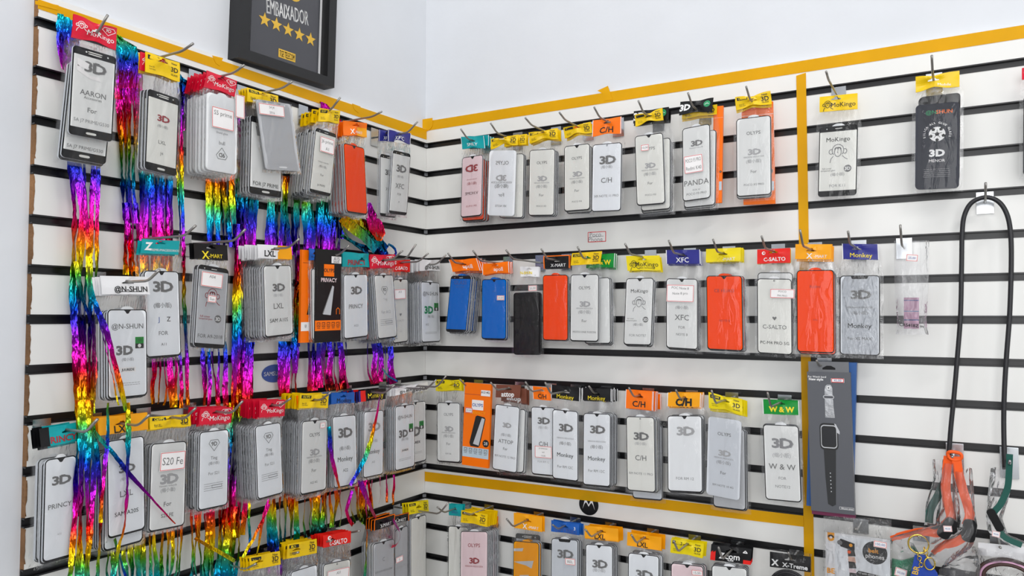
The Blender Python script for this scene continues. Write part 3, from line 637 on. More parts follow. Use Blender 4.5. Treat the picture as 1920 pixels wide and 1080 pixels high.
# ------------------------------------------------------------------ framed plaque
def frame():
    w = 'L'; d = .020
    c = [loc(x, y, w, d) for x, y in ((447, 107), (627, 165), (632, 0), (452, 0))]
    u0, z0 = c[0]; ux, zx = c[1]
    ex = Vector((ux-u0, zx-z0)); k = .36/(c[2][1]-c[1][1]); ey = Vector((c[2][0]-c[1][0], c[2][1]-c[1][1]))*k
    r = empty('picture_frame', world(w, u0, 0, z0), ROT[w], 'black box frame with five gold stars hanging above the left panel', 'picture frame')
    q = lambda a, b: (ex*a+ey*b)
    mb = MB(); fw, fh = .075, .060
    def quadprism(mb, a0, b0, a1, b1, y0, y1, m):
        P = [q(a0, b0), q(a1, b0), q(a1, b1), q(a0, b1)]; mb.prism([(p.x, p.y) for p in P], y0, y1, m)
    fl, fr_ = .095, .085
    quadprism(mb, 0, 0, 1, fh, -d, .0125, 'satin_black'); quadprism(mb, 0, 1-fh, 1, 1, -d, .0125, 'satin_black')
    quadprism(mb, 0, fh, fl, 1-fh, -d, .0125, 'satin_black'); quadprism(mb, 1-fr_, fh, 1, 1-fh, -d, .0125, 'satin_black')
    mb.obj('frame', r)
    mb = MB(); quadprism(mb, fl, fh, 1-fr_, 1-fh, .004, .0125, 'card_white'); mb.obj('backing', r, label='white backing board')
    sh = Sheet(q(.155, 1-fh), q(.865, 1-fh), q(.155, fh+.0)); mb = MB()
    quadprism(mb, .155, fh, .865, 1-fh, -.003, .0035, 'plaque')
    def onp(x, y):
        u, z = loc(x, y, w, .003); v = Vector((u-u0, 0, z-z0)); rel = v-sh.o; det = sh.ex.x*sh.ey.z-sh.ex.z*sh.ey.x
        return (rel.x*sh.ey.z-rel.z*sh.ey.x)/det, (sh.ex.x*rel.z-sh.ex.z*rel.x)/det
    a, b = onp(540, 23); sl = math.atan2(onp(575, 34)[1]*sh.h-onp(505, 12)[1]*sh.h, (onp(575, 34)[0]-onp(505, 12)[0])*sh.w)
    sh.write(mb, 'EMBAIXADOR', a, b, .165, 'ink_white', -.0034, .02, .62, ang=-sl)
    for x, y in ((496, 37), (518, 46), (540, 56), (561, 65), (582, 74)):
        a, b = onp(x, y); k2 = sh.w/sh.h; R = .085
        sh.fill(mb, [(a+(R if i % 2 == 0 else R*.42)*math.cos(math.pi/2+math.pi*i/5), b-(R if i % 2 == 0 else R*.42)*k2*math.sin(math.pi/2+math.pi*i/5)) for i in range(10)], 'gold', -.0036)
    a, b = onp(538, 104); sh.rect(mb, a-.125, b-.030, a+.125, b+.030, 'gold', -.0034); sh.write(mb, 'TGE TELECOM', a, b, .07, 'ink', -.0036, .01, .22)
    a, b = onp(552, -15); sh.disc(mb, a, b, .11, 'gold', -.0034)
    mb.obj('plaque', r, label='dark grey award plaque lettered in white and gold')
frame()
# small label and badge stuck to the right panel
def wall_label():
    w = 'R'; d = .0004; p = [loc(x, y, w, d) for x, y in ((1102, 435), (1137, 433), (1102, 455))]
    r = empty('wall_label', world(w, p[0][0], 0, p[0][1]), 0, 'small red framed handwritten label alone on a white slat', 'label')
    sh = Sheet(*[(u-p[0][0], z-p[0][1]) for u, z in p]); mb = MB(); P = [sh.p(0, 1), sh.p(1, 1), sh.p(1, 0), sh.p(0, 0)]; mb.prism([(v.x, v.z) for v in P], -.0009, -.0003, 'paper')
    sh.stroke(mb, [(.03, .05), (.97, .05), (.97, .95), (.03, .95), (.03, .05)], .035, 'paper_red', -.0011); sh.write(mb, 'Poco', .42, .28, .22, 'ink_mid', -.0011); sh.write(mb, 'Phone', .42, .72, .22, 'ink_mid', -.0011); sh.stroke(mb, [(.1, .5), (.85, .46)], .02, 'ink_mid', -.0011)
    mb.obj('paper_label', r)
wall_label()
def badge():
    w = 'R'; d = .0004; c = loc(1104, 946, w, d); R = abs(loc(1122, 946, w, d)[0]-loc(1086, 946, w, d)[0])/2*1.0
    r = empty('round_badge', world(w, c[0], 0, c[1]), 0, 'round black badge with white winged letter below the yellow tape', 'badge')
    mb = MB(); mb.prism([(R*math.cos(2*math.pi*i/40), R*math.sin(2*math.pi*i/40)) for i in range(40)], -.0012, -.0003, 'black'); mb.obj('disc', r)
    mb = MB(); k = R
    for s in (-1, 1):
        P = [(s*.03, -.18), (s*.36, .60), (s*.64, -.42), (s*.40, .02), (s*.24, -.20), (s*.12, -.42), (s*.0, .02)]
        P = [(-.62*s*-1, -.45), (s*.33, .66), (s*.02, -.10), (s*.02, .10), (s*.13, -.02), (s*.30, .18), (s*.50, -.08)]
        P = [(s*.64, -.46), (s*.34, .64), (s*.0, -.02), (s*.0, -.20), (s*.16, .06), (s*.30, .20), (s*.46, -.02)]
        P = [(x*k, z*k) for x, z in P]
        mb.poly([(x, -.0014, z) for x, z in (P if s < 0 else P[::-1])], 'ink_white')
    mb.obj('emblem', r, label='white winged emblem')
badge()

def oval_badge():
    w = 'L'; d = .0006; c = loc(514, 700, w, d); r = empty('oval_badge', world(w, c[0], 0, c[1]), ROT[w], 'dark blue oval badge half hidden by foil on left panel', 'badge')
    mb = MB(); mb.prism([(.034*math.cos(2*math.pi*i/40), .019*math.sin(2*math.pi*i/40)) for i in range(40)], -.0016, -.0006, 'ink_blue'); mb.obj('disc', r)
    mb = MB(); sh = Sheet((-.034, .019), (.034, .019), (-.034, -.019)); sh.write(mb, 'SAMSUNG', .5, .5, .13, 'ink_white', -.0019, .03, .86); mb.obj('emblem', r, label='white lettering')
oval_badge()
# ------------------------------------------------------------------ the packs, wall by wall and row by row
# ---- left wall, top row
pk('L1b', 'L', 1, None, .095, (130, 28, 214, 54, 127, 70), None, (131, 112, 213, 136, 112, 294), 'home', 'grey', ['SA J7 PRIME/G530@.87,.075,d'], 2, 'lower black-bordered pack behind the red-header pack at top left', step=.006)
pk('L1', 'L', 1, (202, 28), .112, (137, 26, 219, 53, 133, 70), 'mok', (135, 84, 216, 108, 126, 251), 'home', 'grey', ['#3d@.20,.22,d', '#torn@.2', 'AARON@.50,.12,d', 'Accessories@.555,.06,d', 'For@.69,.11,d', 'SA J7 PRIME/G530@.82,.075,m'], 0, 'large black-bordered pack with torn sticker, red header, top left', pinch=1.2)
pk('L2b', 'L', 1, None, .102, (262, 97, 322, 116, 260, 131), 'mok', (268, 170, 324, 188, 264, 316), 'home', 'pale', [], 0, 'red-header pack edge behind the second yellow-header pack')
pk('L2', 'L', 1, (362, 88), .11, (272, 97, 336, 118, 271, 135), 'olyps', (275, 166, 334, 186, 269, 317), 'home', 'pale', ['#3d@.32,.17,r', '(缩小版)@.42,.065,m', 'LXL@.62,.10,d', 'J4@.76,.08,d'], 2, 'yellow-header pack with home button, second hook from top left')
pk('L3', 'L', 1, (458, 122), .11, (387, 132, 444, 152, 381, 163), 'mok', (386, 172, 443, 188, 384, 318), 'none', 'white', ['Shield glass@.49,.06,m', 'bull@.62,.10,m', '#9dup@.78,.12,d'], 6, 'borderless white pack with red header and handwritten sticker', [((397, 203, 438, 243), ['S5 prime', '']), ((441, 178, 458, 222), [])], step=.010)
pk('L4b', 'L', 1, None, .095, (462, 164, 520, 180, 462, 190), 'olyps', (468, 216, 528, 232, 465, 362), 'home', 'grey', ['XFC@.45,.09,d', 'FOR J7 PRIME@.86,.095,d'], 3, 'black-bordered pack half hidden by the tilted headerless pack', hz=None)
pk('L4', 'L', 1, (548, 153), .114, (470, 173, 540, 184, 473, 205), None, (478, 186, 543, 196, 497, 318), 'greyhome', 'smoke', [], 0, 'tilted headerless milky pack with handwritten sticker', [((485, 192, 533, 221), ['S4 J4', '2016'])], film_m='clear_film')
pk('L5', 'L', 1, (638, 183), .11, (597, 203, 636, 208, 596, 228), 'olyps', (590, 239, 629, 252, 578, 360), 'low', 'pale', ['Version reducida@.5,.05,m', '(缩小版)@.57,.07,m', 'For@.70,.08,d', 'J6 PRIME@.86,.07,d'], 5, 'yellow-header narrow pack with red sticker, fifth left hook', [((600, 258, 626, 288), ['J6 prime', 'A1'])], step=.013)
pk('L6', 'L', 1, (716, 211), .11, (643, 226, 687, 231, 643, 254), 'xmarto', (642, 268, 681, 278, 648, 398), 'drop', 'orange', [], 5, 'orange-film pack with orange header, top row of left wall')
pk('L7b', 'L', 1, None, .092, (709, 243, 738, 247, 709, 264), 'xfc', (711, 288, 742, 295, 710, 405), 'low', 'grey', ['#3d@.28,.2,d', 'XFC@.55,.12,d'], 0, 'left twin of the two narrow blue-header packs near corner', hz=None)
pk('L7', 'L', 1, (783, 228), .108, (726, 243, 769, 250, 725, 265), 'xfc', (735, 281, 768, 289, 727, 400), 'low', 'grey', ['#3d@.27,.24,d', '(缩小版)@.40,.07,m', 'XFC@.55,.18,d', 'FOR@.68,.08,d', 'J4@.8,.06,d'], 0, 'right twin of the two narrow blue-header packs near corner', pinch=1.5)
# ---- left wall, second row
pk('M1', 'L', 5, (367, 423), .100, (265, 448, 336, 452, 262, 475), 'jz', (267, 507, 333, 509, 272, 672), 'drop', 'blue_white', ['#3d@.18,.25,d', '(缩小版)@.40,.10,d', 'J@.56,.12,b,.38', 'Z@.56,.12,k,.66', 'FOR@.72,.10,d', 'A11@.85,.07,d'], 1, 'long pale pack with teal header, second row far left', pinch=.3)
pk('M2', 'L', 5, (460, 430), .104, (362, 455, 425, 460, 364, 485), 'xmartb', (370, 495, 427, 505, 361, 650), 'low', 'smoke', ['#monkey@.36,.21,r', 'full cover@.62,.06,r,.3', 'tempered glass@.65,.05,r,.32', '#badge@.64,.11,d,.72', 'FOR A9-2018@.86,.10,d'], 1, 'grey ape-drawing pack with black header and two stickers', [((377, 509, 417, 541), ['A04', '']), ((389, 553, 405, 568), ['5un'])], pinch=.3)
pk('M3', 'L', 6, (299, 506), .118, (187, 517, 277, 519, 190, 552), 'nshun', (199, 580, 273, 580, 200, 750), 'drop', 'blue_white', TN(), 3, 'white-header pack with green tag, crossed by slanting foil strip', pinch=.4, step=.006)
pk('M4', 'L', 5, (561, 448), .112, (482, 458, 546, 462, 483, 484), 'lxlw', (491, 498, 544, 497, 495, 634), 'drop', 'grey', TL('SAM A10S'), 9, 'pack under half white, half amber header in second left row', pinch=.4, step=.009)
pk('M6', 'L', 5, (780, 458), .104, (641, 472, 691, 475, 642, 500), 'princy', (642, 515, 687, 514, 643, 637), 'drop', 'blue_white', ['#3d@.25,.20,d', 'PRINCY@.50,.12,d', 'A02S@.80,.06,m'], 2, 'teal-header pack right of the black box, second left row')
pk('M7', 'L', 5, (755, 470), .108, (693, 477, 740, 477, 692, 504), 'mok', (699, 516, 735, 515, 707, 637), 'drop', 'grey', ['#9d@.23,.11,d', 'Ting@.38,.08,l', 'For A12@.58,.1,l', '#bars@.7,.1,m'], 8, 'red-header stack above two others in second left row', step=.010)
pk('M8', 'L', 5, (803, 475), .085, (733, 486, 768, 487, 733, 510), 'csalto', (735, 524, 763, 523, 735, 645), 'drop', 'pale', ['#heart@.55,.09,m', 'C-SALTO@.65,.08,l', 'A13@.82,.06,l'], 3, 'scarlet-header pack with small sticker before the corner', [((739, 541, 760, 562), ['A13', ''])])
pk('M9', 'L', 5, (836, 478), .105, (785, 486, 824, 487, 785, 508), 'nshun', (787, 528, 822, 530, 789, 643), 'drop', 'blue_white', ['@N-SHUN@.19,.12,d', '#3b@.46,.22,g,.40', '#green@.40,.1,d,.80', '(缩小版)@.57,.07,m', 'A12@.70,.07,d,.3', '#fine@.83,2,m'], 6, 'white-header stack reaching the corner, second left row', step=.012)
# ---- left wall, third row
pk('N1', 'L', 9, (183, 786), .105, (73, 804, 143, 792, 76, 840), 'princyw', (82, 862, 142, 852, 77, 1057), 'drop', 'blue_white', ['#3d@.22,.26,d', 'PRINCY@.47,.15,d', 'A32@.75,.06,l'], 3, 'teal-header pack at the lower left end of panel', pinch=.4)
pk('N2b', 'L', 9, None, .098, (181, 786, 272, 775, 181, 815), 'lxl', (194, 850, 267, 838, 192, 1035), 'drop', 'blue_white', [], 8, 'lower pack peeking out beneath the amber-header pack', step=.008, jit=.7)
pk('N2', 'L', 9, (280, 778), .112, (182, 783, 275, 773, 184, 817), 'lxl', (198, 827, 268, 816, 200, 1011), 'drop', 'blue_white', TL('SAM A20S'), 0, 'amber-header pack crossed by foil strips, third left row', pinch=.4)
pk('N3', 'L', 9, (367, 765), .108, (280, 782, 357, 776, 279, 806), 'olyps', (281, 832, 348, 826, 276, 998), 'thin', 'grey', ['#3d@.42,.22,l', 'Version reducida@.50,.05,m', '(缩小版)@.55,.08,m', 'For@.71,.11,d', 'S20 FE@.84,.09,d'], 3, 'yellow-header pack with big handwritten sticker, third left row', [((300, 845, 347, 883), ['S20 Fe'])])
pk('N4', 'L', 9, (455, 752), .108, (375, 766, 435, 763, 372, 797), 'mok', (372, 810, 427, 804, 369, 958), 'thin', 'blue_white', T9(), 4, 'left one of two red-header packs in third left row', pinch=.4)
pk('N5', 'L', 9, (545, 747), .112, (486, 751, 534, 749, 484, 783), 'mok', (476, 799, 524, 791, 481, 937), 'thin', 'blue_white', T9(), 10, 'right one of two red-header packs in third left row', pinch=.4, step=.009)
pk('N6', 'L', 9, (620, 736), .112, (562, 738, 615, 738, 560, 766), 'olyps', (564, 790, 612, 785, 561, 929), 'drop', 'grey', TO('A22 4G'), 9, 'yellow-header thick stack with tiny red sticker, third left row', [((600, 792, 609, 803), ['10'])], step=.010)
pk('N7', 'L', 9, None, .105, (620, 737, 664, 735, 620, 758), 'monkeyb', (621, 781, 665, 777, 624, 916), 'thin', 'blue_white', ['#3d@.24,.26,d', '(缩小版)@.46,.09,m', 'Monkey@.61,.14,d', 'A22@.77,.09,d'], 3, 'blue-header pack in the third left row')
pk('N8', 'L', 9, (740, 722), .105, (671, 733, 721, 728, 672, 754), 'monkeyr', (680, 772, 717, 768, 679, 897), 'thin', 'blue_white', ['#3d@.24,.26,l', '(缩小版)@.46,.08,l', 'Monkey@.62,.14,m', 'A03@.78,.07,l'], 5, 'black and red header pack in the third left row', step=.010)
pk('N10', 'L', 9, (837, 704), .088, (760, 724, 801, 716, 760, 740), 'nshun', (758, 756, 796, 751, 759, 873), 'drop', 'grey', ['#3b@.48,.26,d,.44', '#green@.38,.1,d,.78', '#white@.66,.07,k', '#fine@.82,2,m'], 2, 'white-header pack tucked closest to the corner, third left row')
pk('N9', 'L', 9, (818, 712), .106, (741, 729, 772, 721, 741, 742), 'nshun', (739, 762, 775, 757, 739, 884), 'drop', 'blue_white', ['@N-SHUN@.18,.11,d', '#3b@.44,.22,d,.42', '#green@.36,.1,d,.82', '(缩小版)@.53,.07,m', '#white@.70,.055,k', '#fine@.83,2,m'], 3, 'white-header pack with green tag left of corner, third row')
# ---- left wall, bottom row
pk('O1', 'L', 13, (480, 1057), .10, (466, 1044, 524, 1033, 467, 1070), 'olyps', (470, 1110, 522, 1098, 470, 1280), 'drop', 'grey', TO(), 3, 'yellow-header pack cut by the photo bottom, leftmost', pinch=.6)
pk('O2', 'L', 13, (560, 1037), .10, (537, 1020, 593, 1010, 537, 1048), 'olyps', (543, 1072, 593, 1057, 543, 1235), 'thin', 'blue_white', TO(), 5, 'yellow-header pack left of the scarlet header, bottom row', pinch=.6)
pk('O3', 'L', 13, (622, 1014), .10, (605, 1004, 657, 995, 604, 1027), 'csalto', (604, 1058, 655, 1047, 604, 1225), 'hole', 'pale', ['#heart@.6,.1,m', 'C-SALTO@.7,.1,d'], 4, 'scarlet-header pack with red framed sticker, bottom row', [((613, 1063, 654, 1095), ['A51', ''])], pinch=.6)
pk('O4b', 'L', 13, None, .10, (729, 968, 765, 960, 729, 984), 'xmartk', (738, 994, 763, 984, 738, 1140), 'drop', 'smoke', ['C-SALTO@.5,.12,l'], 1, 'thin grey pack with tiny sticker before the corner, bottom row', [((742, 1043, 755, 1054), ['5'])])
pk('O4', 'L', 13, (675, 1000), .108, (700, 974, 739, 963, 700, 995), 'xmartk', (697, 1020, 737, 1009, 697, 1175), 'drop', 'smoke', ['C@.22,.12,m', 'VERSION REDUCIDA@.36,.06,m', 'For@.6,.1,m'], 3, 'black-header grey pack in the bottom row, left wall', pinch=.6)
pk('O5', 'L', 13, (841, 942), .100, (764, 943, 802, 937, 765, 965), 'lemon', (768, 972, 797, 964, 768, 1120), 'drop', 'pale', [], 2, 'yellow-header clear pack nearest the corner, bottom row', pinch=.6)
# ---- right wall, top row
pk('A1', 'R', 1, (864, 242), .095, (865, 257, 908, 255, 867, 280), 'smily', (868, 296, 907, 290, 865, 409), 'drop', 'pinkish', ['#mir', '#3d@.20,.26,r', 'Version reducida@.38,.05,r', '(缩小版)@.45,.09,r', 'V.HOME@.61,.12,r', 'RM 10 PLUS@.82,.07,r'], 0, 'teal-header pinkish pack, first hook right of the corner', pinch=1.0)
pk('A2b', 'R', 1, None, .082, (946, 256, 988, 251, 946, 276), 'olyps', (939, 290, 984, 288, 937, 409), 'thin', 'pale', [], 1, 'black-bordered pack behind the mirrored silver pack', hz=None)
pk('A2', 'R', 1, (920, 231), .095, (922, 261, 972, 252, 922, 281), 'olyps', (919, 283, 969, 282, 915, 404), 'none', 'blue_white', ['#mir', 'OLYPS@.19,.12,d', '#3d@.42,.17,l', 'VERSION REDUCIDA@.49,.06,d', '(缩小版)@.545,.10,d', 'For@.68,.11,d', 'XR NOTE@.85,.07,d'], 0, 'borderless silver pack with mirrored print, yellow crumpled header', pinch=2.2)
pk('A3', 'R', 1, (985, 221), .093, (992, 249, 1046, 240, 994, 270), 'olyps', (994, 282, 1042, 279, 992, 405), 'thin', 'pale', TO('POCO X3'), 2, 'yellow-header thin-bordered pack, third right of the corner', pinch=1.6)
pk('A4', 'R', 1, (1049, 211), .090, (1057, 240, 1109, 229, 1059, 260), 'olyps', (1059, 275, 1107, 269, 1059, 398), 'drop', 'pale', TO('POCO M4'), 1, 'yellow-header pack touching the orange-header pack, top right row', pinch=1.4)
pk('A5', 'R', 1, (1114, 201), .092, (1112, 226, 1166, 219, 1111, 257), 'ch', (1112, 272, 1167, 267, 1110, 398), 'hole', 'blue_white', ['#3d@.24,.24,d', '(缩小版)@.345,.075,m', 'C/H@.54,.16,d', 'XR NOTE 11 PRO@.77,.075,d'], 0, 'bright pack with orange lettered header, top right row', pinch=.9)
pk('A6b', 'R', 1, None, .078, (1189, 209, 1255, 201, 1188, 232), 'k3d', (1203, 266, 1258, 258, 1203, 398), 'drop', 'pale', [], 2, 'black header pack behind the yellow-header pack of top row', hz=None)
pk('A6', 'R', 1, (1197, 189), .090, (1191, 216, 1243, 203, 1192, 238), 'olyps', (1191, 256, 1244, 249, 1195, 387), 'drop', 'pale', TO('POCO M3'), 0, 'yellow-header pack with tiny tilted red sticker', [((1202, 271, 1217, 283), ['10,00'])], pinch=1.6)
pk('A7b', 'R', 1, None, .076, (1280, 206, 1345, 196, 1279, 224), 'olyps', (1285, 252, 1344, 243, 1283, 391), 'thin', 'grey', [], 1, 'lower pack behind the one with large handwritten sticker', hz=None)
pk('A7', 'R', 1, (1290, 174), .090, (1276, 191, 1338, 183, 1274, 217), 'k3d', (1280, 242, 1332, 232, 1281, 379), 'thin', 'grey', ['#3d@.23,.18,d', 'Version reducida@.29,.05,m', 'PANDA@.76,.19,d', 'FOR XI@.86,.06,m', 'POCO F3 PRO@.91,.08,d'], 0, 'black-header pack with large handwritten sticker', [((1283, 290, 1318, 325), ['POCO F3 PRO', 'Redmi K40'])], pinch=1.2)
pk('A8', 'R', 1, (1399, 162), .085, (1379, 183, 1445, 171, 1381, 207), 'olyps', (1381, 224, 1446, 216, 1382, 370), 'thin', 'grey', TO('POCO X5 PRO'), 1, 'yellow-header pack just left of the vertical tape', pinch=1.4)
pk('A9', 'R', 1, (1549, 135), .055, (1537, 182, 1608, 175, 1537, 211), 'moky', (1537, 240, 1609, 233, 1534, 370), 'chin', 'pale', TM('FOR K11'), 0, 'yellow-header ape-drawing pack right of the vertical tape', pinch=.6)
pk('A10b', 'R', 1, None, .045, (1722, 145, 1801, 133, 1722, 168), None, (1724, 183, 1801, 174, 1722, 345), 'none', 'black_film', [], 1, 'black glass pack showing above the football pack', hz=None)
pk('A10', 'R', 1, (1747, 104), .058, (1717, 145, 1799, 133, 1717, 174), 'nshy', (1717, 198, 1799, 191, 1716, 356), 'none', 'slate', ['@N-@.10,.10,g,.38', 'SHUN@.10,.10,o,.66', '#arc@.36,.30,w', '#ball@.36,.19,w', '#3b@.58,.17,w', 'MENOR@.67,.075,w', '#fine@.77,5,m'], 0, 'black pack with white football print, upper right', pinch=1.3)
pk('A11', 'R', 1, None, .05, (1916, 128, 1990, 118, 1916, 150), 'mok', (1919, 180, 1990, 172, 1918, 330), 'thin', 'black_film', [], 0, 'clear-bagged pack cut by the right photo edge', hz=None)
# ---- right wall, second row
pk('B1', 'R', 5, (840, 475), .098, (842, 487, 895, 484, 849, 510), 'apoll', (847, 517, 885, 517, 837, 622), 'low', 'blue', ['GLASS@.12,.16,b', 'A01 CORE@.2,.06,b'], 6, 'tilted blue-film stack with orange header by the corner', step=.012, pinch=.9)
pk('B2', 'R', 5, (887, 470), .088, (905, 495, 955, 490, 906, 516), 'apoll', (905, 524, 951, 523, 904, 636), 'drop', 'blue', ['K42@.2,.05,b'], 2, 'upright blue-film pack with orange header and price tag', [((932, 554, 946, 563), ['20,00'])], pinch=.9)
pk('B3', 'R', 5, (949, 469), .080, (976, 500, 1011, 500, 976, 519), 'shun', (964, 549, 1014, 547, 964, 665), 'none', 'black_film', [], 1, 'black-film pack in clear bag hanging lowest of second row', [((991, 535, 1007, 546), ['20,00'])], pinch=.7)
pk('B4', 'R', 5, (1015, 467), .078, (1020, 480, 1069, 478, 1020, 504), 'xmartk', (1019, 516, 1066, 515, 1019, 638), 'thin', 'orange', [], 1, 'orange-film pack under a black header with orange rim', pinch=.5)
pk('B5b', 'R', 5, None, .060, (1100, 477, 1154, 475, 1099, 503), 'ww', (1096, 522, 1145, 520, 1097, 645), 'drop', 'grey', [], 2, 'pack with green and yellow header behind the yellow-header pack', hz=None)
pk('B5', 'R', 5, (1083, 463), .082, (1073, 475, 1129, 471, 1070, 498), 'olyps', (1071, 515, 1124, 514, 1070, 640), 'drop', 'grey', TO('MOTO ONE FUSION'), 0, 'yellow-header pack with bright streaks, fifth in second row', pinch=.5)
pk('B6', 'R', 5, (1172, 457), .075, (1174, 480, 1237, 479, 1177, 508), 'moky2', (1175, 522, 1227, 521, 1170, 647), 'drop', 'grey', TM('FOR NOTE7'), 1, 'lemon-header ape-drawing pack in second right row', pinch=.7)
pk('B7', 'R', 5, (1254, 451), .072, (1249, 469, 1313, 468, 1250, 495), 'xfc', (1250, 522, 1309, 523, 1250, 653), 'drop', 'grey', ['(缩小版)@.41,.08,m', 'XFC@.55,.17,d', 'FOR@.69,.08,d', 'NOTE 8@.79,.075,d'], 2, 'navy-header pack with large white note sticker', [((1250, 533, 1301, 567), ['POC Note 8', 'Note 8 pro', ''])], pinch=.5)
pk('B8', 'R', 5, (1337, 449), .066, (1324, 467, 1389, 464, 1324, 492), 'xmarty', (1325, 517, 1392, 517, 1327, 656), 'drop', 'orange', ['CE HUAO@.2,.09,r', 'NOTE 8@.6,.06,r'], 3, 'orange-film pack under a plain yellow header', pinch=.6)
pk('B9b', 'R', 5, None, .055, (1421, 470, 1483, 467, 1421, 495), 'olyps', (1421, 511, 1487, 511, 1422, 650), 'thin', 'grey', [], 1, 'upper pack peeking out behind the scarlet-header pack', hz=None)
pk('B9', 'R', 5, (1428, 443), .068, (1420, 468, 1482, 465, 1420, 495), 'csalto', (1420, 522, 1485, 523, 1421, 662), 'hole', 'pale', ['#heart@.52,.08,d', 'C-SALTO@.64,.12,d', 'PC-M4 PRO 5G@.85,.09,m'], 0, 'scarlet-header grey pack left of the big orange pack', [((1444, 541, 1490, 560), ['POCO', 'M4 PRO'])], pinch=.6)
pk('B10', 'R', 5, (1500, 431), .064, (1492, 458, 1560, 458, 1491, 486), 'xmarta', (1494, 507, 1564, 506, 1495, 660), 'thin', 'orange', ['Redmi@.2,.08,r', 'note@.6,.05,r'], 4, 'largest orange-film pack, in front of the vertical tape', pinch=.5)
pk('B11', 'R', 5, (1590, 434), .055, (1579, 457, 1647, 458, 1580, 486), 'monkeyn', (1575, 517, 1650, 516, 1575, 665), 'notch', 'silver', ['#3d@.24,.22,d', 'VERSION REDUCIDA@.40,.05,d', '(缩小版)@.47,.08,m', 'Monkey@.63,.13,d', 'For XS MAX@.79,.08,d'], 0, 'crinkled silver pack under a navy header', pinch=.6, film_m='crinkled_film')
# ---- right wall, third row
pk('C1', 'R', 9, (862, 711), .080, (817, 712, 866, 711, 818, 733), 'lemon', (821, 754, 864, 755, 821, 865), 'drop', 'grey', TO('RM 9A', 'm'), 1, 'lemon-header pack left of the orange box', pinch=.9, hl='steel hook reaching over the orange box by the corner')
pk('C3', 'R', 9, (920, 717), .078, (931, 721, 977, 722, 930, 745), 'attop', (930, 757, 976, 763, 924, 879), 'hole', 'blue_white', ['#3d@.3,.15,l', '(缩小版)@.45,.08,m', 'ATTOP@.55,.13,d', 'For@.66,.09,d', 'RM NOTE 12 PRO@.78,.075,m'], 0, 'slanted pack with brown header, third right row', pinch=.6)
pk('C3b', 'R', 9, None, .066, (940, 724, 988, 729, 940, 752), 'attop', (940, 768, 987, 767, 936, 885), 'thin', 'grey', [], 1, 'pack right behind the brown-header pack', hz='C3')
pk('C4', 'R', 9, (985, 716), .072, (999, 724, 1034, 727, 1000, 748), 'ch', (997, 762, 1042, 764, 998, 889), 'drop', 'blue_white', ['#3d@.20,.22,d', '(缩小版)@.30,.08,l', 'C/H@.54,.16,d', 'FOR RM 12@.80,.07,l'], 0, 'orange-header pack with pink handwritten sticker, third right row', [((1003, 836, 1035, 859), ['promocao', 'uni', '10,00'])], pinch=.5)
pk('C5', 'R', 9, (1022, 717), .078, (1034, 721, 1088, 727, 1034, 746), 'monkeyk', (1037, 767, 1085, 771, 1037, 897), 'drop', 'blue_white', ['#3d@.25,.24,d', 'VERSION REDUCIDA@.40,.05,m', '(缩小版)@.475,.09,m', 'Monkey@.64,.14,d', 'For RM 12C@.81,.085,d'], 0, 'left one of two black-header packs side by side', pinch=.5)
pk('C6', 'R', 9, (1104, 724), .080, (1092, 727, 1147, 729, 1092, 750), 'monkeyk', (1095, 774, 1146, 776, 1094, 909), 'drop', 'blue_white', ['#3d@.22,.24,d', 'VERSION REDUCIDA@.385,.05,m', '(缩小版)@.46,.09,m', 'Monkey@.62,.14,d', 'For RM 12C@.79,.085,d'], 5, 'right one of two black-header packs side by side', step=.012, pinch=.5)
pk('C7b', 'R', 9, None, .028, (1184, 736, 1240, 739, 1184, 764), 'ch', (1187, 795, 1243, 797, 1187, 934), 'drop', 'silver', [], 0, 'grey pack bottom showing below the orange-header pack', hz=None)
pk('C7', 'R', 9, (1179, 727), .078, (1174, 730, 1225, 734, 1173, 765), 'ch', (1175, 780, 1228, 782, 1177, 919), 'hole', 'pale', ['#3d@.26,.23,d', '(缩小版)@.36,.08,l', 'C/H@.55,.17,d', 'RM NOTE 11 PRO@.76,.075,m'], 6, 'thick orange-header stack left of the glossiest pack', step=.010, pinch=.5)
pk('C8', 'R', 9, (1267, 731), .074, (1252, 736, 1315, 737, 1251, 762), 'chb', (1252, 779, 1317, 779, 1253, 921), 'drop', 'white', ['#3d@.2,.22,l', 'FOR RM 12@.82,.075,m'], 4, 'glossy white pack under orange serif-letter header', step=.010, pinch=.5)
pk('C9b', 'R', 9, None, .060, (1332, 740, 1398, 750, 1332, 770), 'lemon', (1337, 800, 1398, 805, 1338, 950), 'drop', 'smoke', [], 1, 'grey pack hanging lowest in front of the horizontal tape', hz=None)
pk('C9', 'R', 9, (1334, 732), .074, (1329, 735, 1392, 748, 1330, 765), 'lemon', (1329, 780, 1391, 789, 1325, 926), 'none', 'silver', TO('RM NOTE 10 4G'), 0, 'lemon-header borderless grey pack left of the green header', pinch=1.1)
pk('C10', 'R', 9, (1439, 736), .062, (1430, 750, 1498, 752, 1431, 776), 'ww', (1431, 795, 1498, 798, 1436, 936), 'thin', 'grey', ['#3d@.24,.26,m', '(缩小版)@.40,.10,l', 'W & W@.55,.16,d', 'FOR@.70,.08,m', 'NOTE12@.81,.08,m'], 1, 'green-header pack beside the dark watch strap box', pinch=.5)
